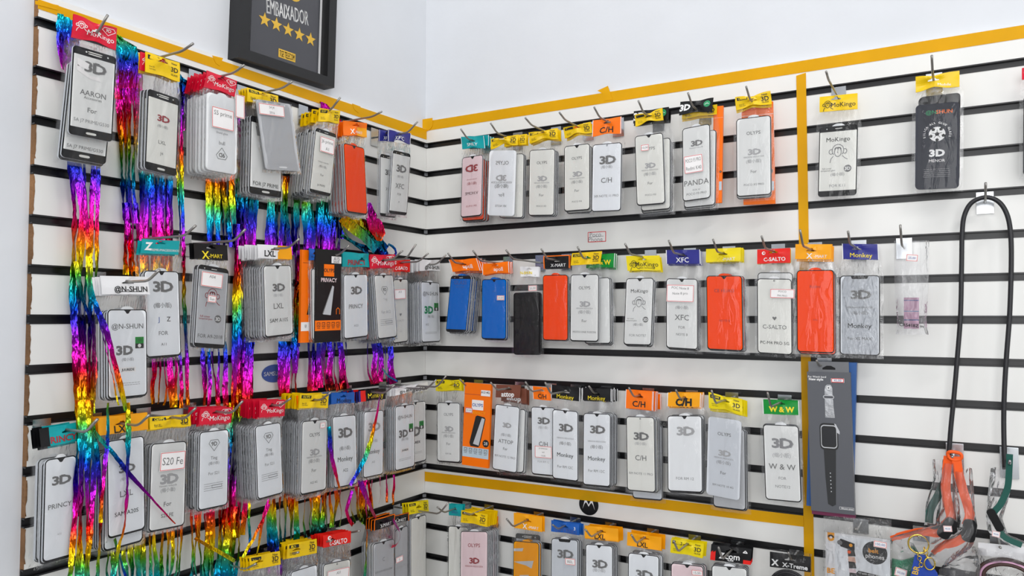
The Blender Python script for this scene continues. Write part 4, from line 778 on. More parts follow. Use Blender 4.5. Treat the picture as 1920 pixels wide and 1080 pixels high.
# ---- right wall, bottom row
pk('D1', 'R', 13, (820, 951), .075, (842, 944, 868, 946, 842, 966), 'teal', (842, 985, 880, 988, 841, 1110), 'drop', 'pale', [], 1, 'teal-header clear pack, bottom row right of the corner', pinch=.5)
pk('D2', 'R', 13, (870, 961), .098, (866, 956, 915, 964, 865, 979), 'olyps', (865, 995, 916, 996, 864, 1125), 'thin', 'pinkish', ['OLYPS@.20,.11,r', '#3d@.42,.16,r', 'VERSION REDUCIDA@.5,.05,r'], 7, 'thick fanned yellow-header stack with pinkish front', step=.010, pinch=.8)
pk('D3b', 'R', 13, None, .048, (966, 963, 1016, 969, 966, 990), 'xmarta', (968, 999, 1014, 1003, 968, 1120), 'home', 'silver', [], 0, 'grey pack top behind the torn amber pack', hz=None)
pk('D3', 'R', 13, (950, 973), .080, (964, 961, 1017, 969, 964, 989), 'xmarta', (964, 1013, 1012, 1017, 963, 1135), 'thin', 'amber', ['#rip@.4'], 1, 'amber-film pack with torn white patches', pinch=.4)
pk('D4', 'R', 13, (1036, 984), .080, (1034, 975, 1087, 982, 1034, 996), 'vef', (1035, 1008, 1085, 1012, 1034, 1135), 'notch', 'silver', ['#3d@.22,.26,d', '#ball@.60,.13,d'], 2, 'blue-header notched pack in the bottom right-wall row', [((1060, 1046, 1079, 1060), ['REL'])], pinch=.8)
pk('D5', 'R', 13, (1098, 993), .078, (1097, 985, 1160, 991, 1097, 1008), 'lxl', (1099, 1019, 1150, 1023, 1099, 1150), 'drop', 'blue_white', ['#3d@.27,.24,d', '(缩小版)@.36,.09,l'], 5, 'left one of two amber-header packs in bottom row', step=.010, pinch=.5)
pk('D6', 'R', 13, (1184, 1003), .076, (1177, 997, 1241, 1007, 1176, 1022), 'lxl', (1179, 1035, 1237, 1042, 1178, 1175), 'drop', 'blue_white', ['#3d@.27,.24,d', '(缩小版)@.36,.09,l'], 3, 'right one of two amber-header packs in bottom row', step=.010, pinch=.5)
pk('D7', 'R', 13, (1263, 1014), .072, (1259, 1009, 1320, 1019, 1257, 1036), 'lemon', (1259, 1054, 1320, 1061, 1258, 1190), 'drop', 'pinkish', [], 2, 'lemon-header pack with pinkish film, bottom row', [((1297, 1068, 1318, 1080), ['15,00'])], pinch=.8)
pk('D8', 'R', 13, (1347, 1026), .068, (1334, 1020, 1410, 1029, 1332, 1049), 'zcom', (1335, 1058, 1402, 1065, 1335, 1195), 'drop', 'grey', [], 2, 'black and red header pack in the bottom right-wall row', pinch=.5)
pk('A1o', 'R', 1, None, .080, (872, 256, 917, 253, 872, 276), 'smily', (870, 302, 911, 297, 868, 416), 'drop', 'orange', [], 2, 'orange-film pack behind the teal-header pinkish pack', step=.012)
pk('A4o', 'R', 1, None, .074, (1066, 240, 1118, 231, 1066, 258), 'xmarto', (1064, 280, 1110, 276, 1064, 402), 'thin', 'orange', [], 0, 'orange-film pack hidden behind two packs of top right row')
pk('N6o', 'L', 9, None, .100, (556, 742, 606, 740, 556, 768), 'xmarto', (560, 796, 606, 790, 559, 934), 'thin', 'orange', [], 0, 'orange-film pack peeking below the thick yellow-header stack')
pk('D2o', 'R', 13, None, .030, (880, 962, 934, 968, 880, 986), 'xmarto', (884, 1000, 931, 1003, 884, 1125), 'thin', 'orange', [], 0, 'orange-film pack at the back of the fanned stack')
# ------------------------------------------------------------------ boxes and single accessories
def flat_box(name, w, d, TL, TR, BL, th, m, label, cat='box', side=None):
    d = d*DF
    p = [loc(x, y, w, d) for x, y in (TL, TR, BL)]; u0, z0 = p[0]
    r = empty(name, world(w, u0, d, z0), ROT[w], label, cat)
    sh = Sheet(*[(u-u0, z-z0) for u, z in p]); mb = MB(); P = [sh.p(0, 1), sh.p(1, 1), sh.p(1, 0), sh.p(0, 0)]
    mb.prism([(q.x, q.z) for q in P], 0, th, m, side); return r, sh, mb, (u0, z0)
def plain_hook(w, g, tip, label, L=.12, zg=None):
    tu, tz = loc(tip[0], tip[1], w, L); z = -g*S if zg is None else zg
    tz = min(max(tz, z-ZHG(g)+.006), z+.03); hook(w, tu, L, z, tz, label); return tu
def icons(sh, mb, a0, a1, b, m, y, n=5):
    for i in range(n):
        a = a0+(a1-a0)*(i+.5)/n; r = .055; k = sh.w/sh.h
        sh.stroke(mb, [(a-r, b-r*k), (a+r, b-r*k), (a+r, b+r*k), (a-r, b+r*k), (a-r, b-r*k)], .016, m, y)
        sh.stroke(mb, [(a-r*.5, b), (a, b+r*k*.5), (a+r*.5, b-r*k*.4)], .014, m, y); sh.stroke(mb, [(a-r, b+r*k*1.8), (a+r, b+r*k*1.8)], .014, m, y)
# black privacy box with orange band, left wall
plain_hook('L', 5, (655, 460), 'steel hook carrying the black box with orange band')
r, sh, mb, _ = flat_box('protector_box', 'L', .112, (592, 466), (640, 470), (590, 643), .006, 'card_black', 'black flat box with orange band in the second left row')
y = -.0003
sh.rect(mb, .32, .16, .72, .29, 'card_orange', y); sh.write(mb, 'OLYPS', .52, .225, .10, 'ink', y-.0002, .02); sh.write(mb, 'PRIVACY', .52, .33, .11, 'film_pinkish', y-.0002, .02)
sh.fill(mb, [(.30, .70), (.60, .71), (.72, .40), (.66, .39)], 'film_smoke', y); sh.fill(mb, [(.27, .695), (.30, .70), (.66, .39), (.64, .39)], 'ink_grey', y-.0001)
sh.rect(mb, 0, .765, 1, .875, 'card_orange', y); icons(sh, mb, .04, .98, .81, 'ink', y-.0002)
sh.stroke(mb, [(.82, .70), (.82, .65), (.88, .63), (.95, .65), (.95, .70)], .02, 'card_orange', y)
mb.obj('carton', r); s = MB(); sh.rect(s, .60, .07, .99, .145, 'paper', -.0010); sh.write(s, 'A15', .8, .095, .10, 'ink', -.0012); sh.write(s, 'black', .8, .125, .08, 'ink', -.0012); s.obj('label_sticker', r, label='white model sticker')
r, sh, mb, _ = flat_box('protector_box', 'L', .095, (566, 468), (590, 470), (563, 643), .006, 'card_orange', 'orange flat box mostly hidden behind the black box')
sh.rect(mb, .02, .78, .70, .875, 'paper', -.0003); icons(sh, mb, .1, .65, .82, 'ink', -.0005, 1); sh.fill(mb, [(.45, .70), (.98, .70), (.98, .5), (.75, .5)], 'ink', -.0003); sh.stroke(mb, [(.1, .14), (.9, .14)], .02, 'ink', -.0003); mb.obj('carton', r)
pk('M5b', 'L', 5, None, .104, (579, 465, 596, 467, 579, 488), 'monkeyb', (581, 503, 600, 505, 583, 638), 'thin', 'grey', [], 0, 'narrow blue-header pack squeezed between the orange and black boxes')
# orange privacy box, right wall
r, sh, mb, _ = flat_box('protector_box', 'R', .088, (872, 717), (921, 721), (866, 871), .008, 'card_orange', 'orange box with phone picture in the third right row')
y = -.0003; sh.rect(mb, .30, .20, .74, .32, 'paper', y); sh.write(mb, 'OLYPS', .52, .26, .10, 'ink_blue', y-.0002, .02); sh.write(mb, 'PRIVACY', .55, .355, .10, 'card_amber', y-.0002, .01)
sh.fill(mb, [(.30, .76), (.26, .72), (.46, .40), (.52, .385), (.80, .40), (.84, .42), (.66, .74), (.60, .765)], 'ink', y); sh.fill(mb, [(.40, .73), (.62, .745), (.81, .42), (.70, .41)], 'film_smoke', y-.0002)
sh.disc(mb, .88, .71, .12, 'ink', y); sh.write(mb, '28', .88, .71, .10, 'film_smoke', y-.0002, .02)
sh.rect(mb, 0, .775, 1, .895, 'icon_band', y); icons(sh, mb, .03, .98, .81, 'ink_grey', y-.0002); sh.stroke(mb, [(0, .137), (1, .137)], .012, 'ink_red', y)
mb.obj('carton', r); s = MB(); sh.rect(s, .06, .30, .34, .365, 'paper', -.0012); sh.stroke(s, [(.075, .305), (.325, .305), (.325, .36), (.075, .36), (.075, .305)], .02, 'paper_red', -.0014); sh.write(s, '25,00', .2, .332, .06, 'ink_grey', -.0014); s.obj('price_sticker', r)
s = MB(); sh.rect(s, .64, .075, .99, .145, 'paper', -.0012); sh.write(s, 'A13 4G', .8, .10, .07, 'ink', -.0014, .02); s.obj('label_sticker', r)
for nm, dd, TL_, TR_, BL_, lab in (('o', .070, (1338, 200), (1356, 198), (1335, 381), 'orange box edge behind the sticker pack in top right row'), ('p', .062, (1390, 196), (1449, 190), (1394, 384), 'orange box behind the pack left of the vertical tape')):
    r, sh, mb, _ = flat_box('protector_box', 'R', dd, TL_, TR_, BL_, .006, 'card_orange', lab); y = -.0003
    sh.rect(mb, .70, .78, .98, .87, 'icon_band', y); sh.disc(mb, .84, .68, .11, 'ink', y); sh.write(mb, 'A', .84, .68, .09, 'film_smoke', y-.0002, .03); sh.stroke(mb, [(.0, .12), (1, .12)], .012, 'card_white', y); mb.obj('carton', r)
# watch strap box
plain_hook('R', 8, (1531, 676), 'short steel hook carrying the dark watch strap box', L=.10)
def strapbox(d, TL, TR, BL, th, m, label, side, full):
    r, sh, mb, o = flat_box('watch_strap_box', 'R', d, TL, TR, BL, th, m, label, 'box', side)
    if full:
        y = -.0003
        sh.write(mb, 'For Watch band', .235, .034, .045, 'ink_white', y, .01); sh.write(mb, 'New style', .21, .052, .058, 'ink_white', y, .03)
        sh.write(mb, 'Silicone strap', .83, .96, .035, 'ink_white', y, .01); sh.stroke(mb, [(.66, .952), (.98, .952), (.98, .968), (.66, .968), (.66, .952)], .006, 'ink_white', y)
        mb.obj('carton', r)
        s = MB(); k = sh.w/sh.h
        def rr(a0, a1, b0, b1, rad, m, y):
            w_, h_ = (a1-a0), (b1-b0)/k; P = rrect(w_, h_, rad); sh.fill(s, [((a0+a1)/2+x, (b0+b1)/2-z*k) for x, z in P], m, y)
        sh.fill(s, [(.40, .325), (.62, .325), (.60, .25), (.58, .11), (.55, .09), (.47, .088), (.42, .10), (.40, .13)], 'strap_silver', y-.0002)
        rr(.455, .535, .100, .124, .02, 'ink_white', y-.0004); rr(.475, .515, .106, .118, .01, 'box_light', y-.0005)
        rr(.36, .62, .165, .19, .045, 'film_smoke', y-.0004); rr(.38, .60, .170, .186, .03, 'box_grey', y-.0005)
        sh.fill(s, [(.40, .94), (.50, .955), (.58, .94), (.62, .55), (.34, .55), (.36, .75)], 'black_strap' if 'black_strap' in M else 'ink', y-.0002)
        for i in range(6): sh.disc(s, .475+.002*i, .72+.026*i, .014, 'film_smoke', y-.0004, 8)
        rr(.26, .68, .365, .555, .10, 'ink', y-.0004); rr(.285, .655, .378, .543, .08, 'film_smoke', y-.0005); rr(.30, .64, .385, .536, .07, 'ink', y-.0006); rr(.325, .615, .40, .525, .04, 'box_dark' if 'box_dark' in M else 'black', y-.0007)
        sh.fill(s, [(.66, .43), (.72, .44), (.72, .42), (.64, .37), (.60, .365)], 'film_smoke', y-.0006)
        s.obj('printed_watch', r, label='printed picture of a watch with silver strap')
        s = MB(); sh.rect(s, .56, .042, .86, .072, 'paper', -.0008); sh.stroke(s, [(.575, .0445), (.845, .0445), (.845, .0695), (.575, .0695), (.575, .0445)], .015, 'paper_red', -.001); sh.write(s, '45,00', .71, .057, .055, 'ink_blue', -.001, 0, .22); s.obj('price_sticker', r)
        s = MB(); pts = [sh.p(.03, 0), sh.p(.97, 0), sh.p(.97, -.075), sh.p(.03, -.075)]
        s.prism([(q.x, q.z) for q in (pts[0], pts[1], pts[2], pts[3])], .004, .005, 'box_light'); sh.fill(s, [(.36, -.018), (.66, -.018), (.66, -.030), (.56, -.046), (.46, -.046), (.36, -.030)], 'black', .0038); s.obj('hang_tab', r)
        s = MB(); P = [sh.p(0.01, 1.0), sh.p(1.0, 1.0), sh.p(1.0, 1.026), sh.p(0.01, 1.026)]; s.prism([(q.x, q.z) for q in P[::-1]][::1], .002, th, 'box_plum'); s.obj('carton_base', r, label='plum coloured lower edge')
    else: mb.obj('carton', r)
mat('black_strap', (0.018, 0.019, 0.021), 0.5); mat('box_dark', (0.016, 0.017, 0.02), 0.3)
strapbox(.075, (1513, 697), (1594, 699), (1521, 957), .016, 'box_grey', 'dark grey box with printed watch and silver strap', 'box_light', True)
strapbox(.056, (1519, 678), (1606, 680), (1512, 948), .016, 'box_blue', 'blue box peeking out behind the dark watch strap box', 'box_blue', False)
# ------------------------------------------------------------------ loose bags
def bag(mb, outline, th, m, seed, cols=12, rows=22, amp=.004):
    """crumpled clear bag: outline function t -> (left point, right point) in local (x, z)"""
    for face in (0, 1):
        V = []
        for j in range(rows+1):
            (xl, zl), (xr, zr) = outline(j/rows)
            for i in range(cols+1):
                a = i/cols; e = min(1, 5*min(a, 1-a))
                n = noise.noise(Vector((a*4+seed, j*.35, seed*2+face)))+.5*noise.noise(Vector((a*9+seed, j*.8, seed+face)))
                y = (-th if face == 0 else th)*e*.5 + n*amp*(.3+e)
                V.append((xl+(xr-xl)*a, y, zl+(zr-zl)*a+n*amp*.3))
        F = [[j*(cols+1)+i, (j+1)*(cols+1)+i, (j+1)*(cols+1)+i+1, j*(cols+1)+i+1] for j in range(rows) for i in range(cols)]
        mb.add(V, F if face == 0 else [f[::-1] for f in F], m)
def lerp2(P, t):
    n = len(P)-1; k = min(int(t*n), n-1); f = t*n-k; return tuple(P[k][i]*(1-f)+P[k+1][i]*f for i in range(2))
def pxbag(name, parent, w, d, org, left, right, th, m, seed, amp=.004, cols=12, rows=22):
    L_ = [tuple(Vector(loc(x, y, w, d))-Vector(org)) for x, y in left]; R_ = [tuple(Vector(loc(x, y, w, d))-Vector(org)) for x, y in right]
    mb = MB(); bag(mb, lambda t: (lerp2(L_, t), lerp2(R_, t)), th, m, seed, cols, rows, amp); return mb.obj(name, parent, smooth=True)
def ribbon(mb, pts, wd, th, m, twist=None):
    """strap with thickness along 3-D points; width lies across the path, roughly in x"""
    pts = [Vector(p) for p in pts]; rings = []
    for i, p in enumerate(pts):
        t = (pts[min(i+1, len(pts)-1)]-pts[max(i-1, 0)]).normalized(); side = t.cross(Vector((0, -1, 0)))
        if side.length < 1e-3: side = Vector((1, 0, 0))
        side.normalize(); nrm = side.cross(t); an = twist[i] if twist else 0
        side, nrm = side*math.cos(an)+nrm*math.sin(an), nrm*math.cos(an)-side*math.sin(an); w_ = wd[i] if isinstance(wd, (list, tuple)) else wd
        rings.append([p+side*w_/2-nrm*th/2, p+side*w_/2+nrm*th/2, p-side*w_/2+nrm*th/2, p-side*w_/2-nrm*th/2])
    vs = [q for g in rings for q in g]; n = len(rings)
    fs = [[i*4+k, i*4+(k+1) % 4, (i+1)*4+(k+1) % 4, (i+1)*4+k] for i in range(n-1) for k in range(4)]+[[3, 2, 1, 0], [(n-1)*4+k for k in range(4)]]
    mb.add(vs, fs, m)
def smooth_path(P, n=6):
    out = []; P = [Vector(p) for p in P]
    for i in range(len(P)-1):
        p0, p1, p2, p3 = P[max(i-1, 0)], P[i], P[i+1], P[min(i+2, len(P)-1)]
        for k in range(n):
            t = k/n; out.append(.5*((2*p1)+(p2-p0)*t+(2*p0-5*p1+4*p2-p3)*t*t+(3*p1-p0-3*p2+p3)*t**3))
    return out+[P[-1]]
def L3(w, org, pts, d0):
    """pixel points (x, y, depth) -> local points of an object whose origin is wall point org at depth d0"""
    out = []
    for x, y, d in pts:
        u, z = loc(x, y, w, d); out.append(Vector((u-org[0], -(d-d0), z-org[1])))
    return out
def thing(name, w, px, d, label, cat, group=None):
    o = loc(px[0], px[1], w, d); return empty(name, world(w, o[0], d, o[1]), ROT[w], label, cat, group), o
def tagpaper(parent, w, o, d0, rect, txt, d, ang=0, name='price_sticker'):
    c = loc((rect[0]+rect[2])/2, (rect[1]+rect[3])/2, w, d); a = abs(loc(rect[2], rect[1], w, d)[0]-loc(rect[0], rect[1], w, d)[0])/2; b = abs(loc(rect[0], rect[3], w, d)[1]-loc(rect[0], rect[1], w, d)[1])/2
    ca, sa = math.cos(ang), math.sin(ang); f = lambda x, z: (c[0]-o[0]+x*ca-z*sa, c[1]-o[1]+x*sa+z*ca)
    s2 = Sheet(f(-a, b), f(a, b), f(-a, -b)); mb = MB(); y = -(d-d0)
    P = [s2.p(0, 1), s2.p(1, 1), s2.p(1, 0), s2.p(0, 0)]; mb.prism([(p.x, p.z) for p in P], y, y+.0004, 'paper'); k = s2.w/s2.h
    s2.stroke(mb, [(.05, .05*k), (.95, .05*k), (.95, 1-.05*k), (.05, 1-.05*k), (.05, .05*k)], .035, 'paper_red', y-.0002); s2.write(mb, txt, .5, .5, .20, 'ink_blue', y-.0003, 0, .8); return mb.obj(name, parent)
# pink strap in a clear bag
plain_hook('R', 5, (1688, 422), 'steel hook carrying the small pink strap bag', L=.10)
r, o = thing('strap_bag', 'R', (1708, 452), .045, 'narrow clear bag holding a folded pink watch strap', 'bag')
pxbag('clear_bag', r, 'R', .048, o, [(1676, 451), (1677, 540), (1682, 600), (1679, 627)], [(1742, 451), (1741, 540), (1737, 600), (1741, 628)], .014, 'milky_film', 3, .003)
mb = MB(); s = Sheet(*[tuple(Vector(loc(x, y, 'R', .045))-Vector(o)) for x, y in ((1695, 558), (1723, 558), (1695, 616))]); 
for b0, b1 in ((0, .08), (.10, .42), (.46, .70), (.74, 1)):
    P = [s.p(0, b1), s.p(1, b1), s.p(1, b0), s.p(0, b0)]; mb.prism([(p.x, p.z) for p in P], -.004, .003, 'rubber_pink')
for b in (.09, .44, .72): s.rect(mb, 0, b-.012, 1, b+.012, 'ink_blue', -.0042)
mb.obj('folded_strap', r, label='folded pink strap'); tagpaper(r, 'R', o, .045, (1699, 477, 1721, 490), '25,00', .056, -.12)
mb = MB(); s = Sheet(*[tuple(Vector(loc(x, y, 'R', .056))-Vector(o)) for x, y in ((1690, 603), (1728, 606), (1690, 614))]); s.write(mb, 'CR5418Z m', .5, .5, .17, 'ink', -.012, .02); mb.obj('printed_code', r)
# black cord loop
plain_hook('R', 4, (1848, 343), 'short steel hook holding the black cord loop', L=.075)
r, o = thing('cord_loop', 'R', (1850, 372), .04, 'long black cord loop hanging down the right panel', 'lanyard')
P = [(1779, 852, .035), (1783, 800, .035), (1789, 740, .035), (1795, 670, .035), (1801, 590, .035), (1803, 500, .035), (1804, 440, .036), (1808, 405, .038), (1822, 380, .040), (1848, 370, .041), (1872, 378, .040), (1888, 402, .038), (1895, 440, .036), (1896, 500, .035), (1893, 590, .035), (1887, 670, .035), (1883, 740, .035), (1882, 800, .035), (1884, 880, .04)]
mb = MB(); mb.tube(smooth_path(L3('R', o, P, .04), 8), .0042, 'cord_black', 10); mb.obj('cord', r, smooth=True)
# orange straps
def holder(px, g, label):
    u, z = loc(px[0], px[1], 'R', .001); zg = -g*S; e = empty('display_hook', world('R', u, 0, zg), 0, label, 'hook', 'display hooks in the slatted panels')
    mb = MB(); mb.box(-.0145, .0145, -.003, -.0012, -.052, .004, 'zinc'); mb.box(-.0145, .0145, -.0012, .006, .001, .005, 'zinc'); mb.obj('bracket', e)
    mb = MB(); mb.tube([(-.003, -.002, -.014), (-.003, -.03, -.014), (-.003, -.085, -.013), (-.003, -.098, -.005)], .0024, 'zinc', 8); mb.obj('prong', e, smooth=True)
holder((1790, 832), 10, 'shiny bracket hook carrying the orange straps')
holder((1892, 845), 10, 'shiny bracket hook carrying the green strap at the right edge')
r, o = thing('watch_strap', 'R', (1788, 850), .09, 'pair of orange watch straps in crumpled clear bags', 'watch strap')
def strap_path(P, wd, m, name, lab=None, tw=None):
    mb = MB(); q = smooth_path(L3('R', o, P, .09), 5); ribbon(mb, q, wd, .0035, m, tw); x = mb.obj(name, r); 
    if lab: x['label'] = lab
    return x
mb = MB(); q = L3('R', o, [(1779, 858, .095), (1777, 850, .096), (1782, 847, .098), (1793, 848, .098), (1801, 851, .096), (1803, 857, .095), (1798, 862, .094), (1786, 862, .094), (1779, 858, .095)], .09); mb.tube(smooth_path(q, 4), .0030, 'rubber_orange', 8, False); mb.obj('buckle', r, smooth=True, label='orange strap buckle loop')
strap_path([(1778, 856, .092), (1775, 885, .088), (1774, 920, .086), (1780, 955, .086), (1782, 972, .086), (1771, 985, .087)], .0145, 'rubber_orange', 'strap')
strap_path([(1793, 856, .095), (1797, 885, .093), (1806, 920, .092), (1815, 950, .092), (1818, 968, .092), (1812, 985, .092)], .0150, 'rubber_orange', 'strap')
strap_path([(1771, 995, .088), (1755, 1000, .084), (1735, 997, .080), (1705, 1000, .078), (1680, 1007, .078), (1671, 1010, .078)], [.014]*14+[.012]*6+[.009]*6, 'rubber_orange', 'strap')
strap_path([(1806, 1008, .092), (1790, 1017, .090), (1770, 1022, .088), (1757, 1030, .086), (1749, 1037, .086)], [.014]*10+[.011]*6+[.008]*5, 'rubber_orange', 'strap')
for c, a in (((1776, 990), -.55), ((1817, 994), -.12)):
    mb = MB(); u, z = loc(c[0], c[1], 'R', .092); P = [(x*math.cos(a)-zz*math.sin(a)+u-o[0], x*math.sin(a)+zz*math.cos(a)+z-o[1]) for x, zz in rrect(.021, .040, .008)]
    mb.prism(P, -.008, .002, 'black'); mb.obj('tracker_body', r, label='small black oval tracker body')
tagpaper(r, 'R', o, .09, (1769, 986, 1785, 997), '40,00', .106, .1)
pxbag('clear_bag', r, 'R', .092, o, [(1770, 868), (1763, 910), (1768, 950), (1752, 985), (1668, 1008), (1690, 1030)], [(1792, 868), (1790, 915), (1792, 950), (1795, 990), (1770, 1010), (1750, 1020)], .020, 'milky_film', 11, .005)
pxbag('clear_bag', r, 'R', .096, o, [(1788, 885), (1790, 930), (1794, 965), (1795, 1000), (1755, 1025), (1740, 1045)], [(1823, 880), (1826, 920), (1828, 960), (1833, 990), (1825, 1025), (1775, 1062)], .022, 'milky_film', 17, .005)
r2, o2 = thing('watch_strap', 'R', (1764, 870), .06, 'dark green strap in a clear bag behind the orange straps', 'watch strap')
mb = MB(); ribbon(mb, smooth_path(L3('R', o2, [(1770, 905, .062), (1758, 930, .062), (1745, 955, .062), (1742, 980, .062)], .06), 5), .013, .004, 'rubber_green'); mb.obj('strap', r2)
pxbag('clear_bag', r2, 'R', .060, o2, [(1748, 862), (1750, 900), (1736, 945), (1733, 985)], [(1772, 862), (1766, 900), (1765, 945), (1758, 985)], .014, 'milky_film', 23, .004)
r2, o2 = thing('watch_strap', 'R', (1890, 855), .06, 'dark green strap in a clear bag below the cord end', 'watch strap')
mb = MB(); q = smooth_path(L3('R', o2, [(1893, 852, .085), (1892, 880, .08), (1889, 915, .075), (1876, 945, .072), (1862, 965, .07), (1872, 990, .07), (1885, 1008, .072), (1916, 1022, .074)], .06), 5); ribbon(mb, q, .010, .004, 'rubber_green'); mb.obj('strap', r2)
mb = MB(); u, z = loc(1866, 975, 'R', .074); P = [(x*math.cos(.45)-zz*math.sin(.45)+u-o2[0], x*math.sin(.45)+zz*math.cos(.45)+z-o2[1]) for x, zz in rrect(.014, .040, .006)]; mb.prism(P, -.016, -.008, 'black'); mb.obj('tracker_body', r2, label='small black tracker body')
tagpaper(r2, 'R', o2, .06, (1860, 996, 1875, 1007), '40,00', .084, -.12)
pxbag('clear_bag', r2, 'R', .072, o2, [(1858, 880), (1853, 925), (1848, 965), (1852, 1000), (1900, 1030)], [(1897, 880), (1894, 930), (1880, 975), (1890, 1005), (1930, 1022)], .020, 'milky_film', 29, .005)
# belt bag
plain_hook('R', 12, (1604, 992), 'short steel hook carrying the arm strap bag', L=.09)
r, o = thing('accessory_bag', 'R', (1604, 992), .07, 'clear bag with arm strap card and round black label', 'bag')
sh = Sheet(*[tuple(Vector(loc(x, y, 'R', .07))-Vector(o)) for x, y in ((1548, 997), (1669, 1012), (1548, 1180))]); mb = MB()
P = [sh.p(0, 1), sh.p(1, 1), sh.p(1, 0), sh.p(0, 0)]; mb.prism([(p.x, p.z) for p in P], 0, .003, 'card_white'); y = -.0003
sh.rect(mb, .15, 0.02, .99, .98, 'film_blue_white', y); k = sh.w/sh.h
sh.disc(mb, .085, .055, .055, 'card_amber', y-.0002); sh.rect(mb, .03, 0, .14, .05, 'card_amber', y-.0002); sh.disc(mb, .085, .05, .022, 'card_white', y-.0004)
sh.write(mb, 'BE', .085, .39, .085, 'card_amber', y-.0002, .03)
sh.fill(mb, [(.20, .085), (.24, .05), (.46, .085), (.46, .15), (.42, .155), (.24, .13)], 'black', y-.0002); sh.disc(mb, .225, .09, .04, 'ink_grey', y-.0003); sh.disc(mb, .40, .105, .028, 'card_amber', y-.0004)
for b, m_ in ((.15, 'ink'), (.22, 'skin_tone'), (.27, 'ink'), (.34, 'film_pinkish'), (.38, 'ink'), (.46, 'skin_tone'), (.52, 'ink')): sh.fill(mb, [(.34+b*.12, b+.07), (.46+b*.1, b+.06), (.44+b*.1, b), (.33+b*.12, b)], m_, y-.0003)
sh.disc(mb, .375, .175, .028, 'rubber_orange', y-.0005)
sh.disc(mb, .77, .15, .19, 'box_dark', y-.0003, 28); sh.write(mb, 'belt', .75, .13, .07, 'card_amber', y-.0006, .02); sh.write(mb, 'phones', .77, .185, .07, 'ink_white', y-.0006, .01)
sh.fill(mb, [(.50, .42), (.95, .44), (.97, .40), (.93, .375), (.52, .35), (.48, .38)], 'ink', y-.0003)
for i, b in enumerate((.372, .405)): sh.write(mb, 'with elastic strap', .72, b, .03, 'ink_white', y-.0005, .01, .4)
mb.obj('printed_card', r); tagpaper(r, 'R', o, .07, (1638, 1015, 1663, 1027), '100,00', .078, -.05)
pxbag('clear_bag', r, 'R', .072, o, [(1544, 968), (1543, 1010), (1543, 1100), (1543, 1190)], [(1671, 975), (1672, 1020), (1672, 1100), (1672, 1190)], .010, 'crinkled_film', 31, .002, 16, 26)
# key ring
plain_hook('R', 12, (1722, 1006), 'short hook carrying the gold key ring', L=.10)
r, o = thing('key_ring', 'R', (1722, 1010), .098, 'gold key ring with blue leather tag', 'key ring')
def ring(mb, c, rad, rr, m, d, tilt=0, n=28, rz=1.0):
    u, z = loc(c[0], c[1], 'R', d); pts = [(u-o[0]+rad*math.cos(2*math.pi*i/n)*math.cos(tilt), -(d-.098)+rad*math.cos(2*math.pi*i/n)*math.sin(tilt), z-o[1]+rad*rz*math.sin(2*math.pi*i/n)) for i in range(n+1)]
    mb.tube(pts, rr, m, 8, False)
mb = MB(); ring(mb, (1722, 1020), .0165, .0016, 'brass', .099, .15); mb.obj('split_ring', r, smooth=True)
mb = MB()
for i, c in enumerate(((1722, 1041), (1724, 1047), (1726, 1053), (1727, 1059))): ring(mb, c, .0032, .0008, 'brass', .100, .2 if i % 2 else 1.3, 12, 1.3)
for i, c in enumerate(((1733, 1030), (1736, 1036), (1738, 1043))): ring(mb, c, .0032, .0008, 'brass', .100, .2 if i % 2 else 1.3, 12, 1.3)
mb.obj('chain', r, smooth=True); mb = MB(); ring(mb, (1743, 1057), .0088, .0013, 'brass', .100, .3, 24, 1.25); mb.obj('clasp', r, smooth=True)
mb = MB(); P = [tuple(Vector(loc(x, y, 'R', .095))-Vector(o)) for x, y in ((1704, 1110), (1764, 1110), (1758, 1075), (1746, 1058), (1735, 1040), (1715, 1040), (1711, 1060), (1706, 1085))]; mb.prism(P, -.001, .004, 'leather_blue'); s = Sheet(*[tuple(Vector(loc(x, y, 'R', .095))-Vector(o)) for x, y in ((1712, 1052), (1740, 1052), (1712, 1080))]); s.write(mb, 'BR', .2, .55, .4, 'gold', -.0014, .02, ang=1.3); mb.obj('leather_tag', r, label='blue leather tag')
r, o = thing('accessory_bag', 'R', (1690, 1030), .06, 'green glitter filled clear bag behind the key ring', 'bag')
mb = MB(); P = [tuple(Vector(loc(x, y, 'R', .060))-Vector(o)) for x, y in ((1670, 1130), (1730, 1130), (1728, 1060), (1715, 1045), (1690, 1052), (1672, 1048))]; mb.prism(P, 0, .006, 'glitter'); mb.obj('glitter_case', r, label='green glitter case'); tagpaper(r, 'R', o, .06, (1678, 1066, 1700, 1082), '50,00', .074, -.2)
pxbag('clear_bag', r, 'R', .066, o, [(1668, 1010), (1668, 1060), (1668, 1130)], [(1712, 1020), (1735, 1060), (1735, 1130)], .014, 'milky_film', 37, .003)
r, o = thing('accessory_bag', 'R', (1790, 1075), .07, 'crumpled clear bag below the orange straps', 'bag')
pxbag('clear_bag', r, 'R', .070, o, [(1775, 1050), (1760, 1070), (1765, 1130)], [(1830, 1025), (1838, 1060), (1835, 1130)], .022, 'milky_film', 41, .006)
mb = MB(); P = [tuple(Vector(loc(x, y, 'R', .068))-Vector(o)) for x, y in ((1780, 1130), (1815, 1130), (1812, 1072), (1782, 1064))]; mb.prism(P, 0, .006, 'cord_black'); mb.obj('dark_cable', r)
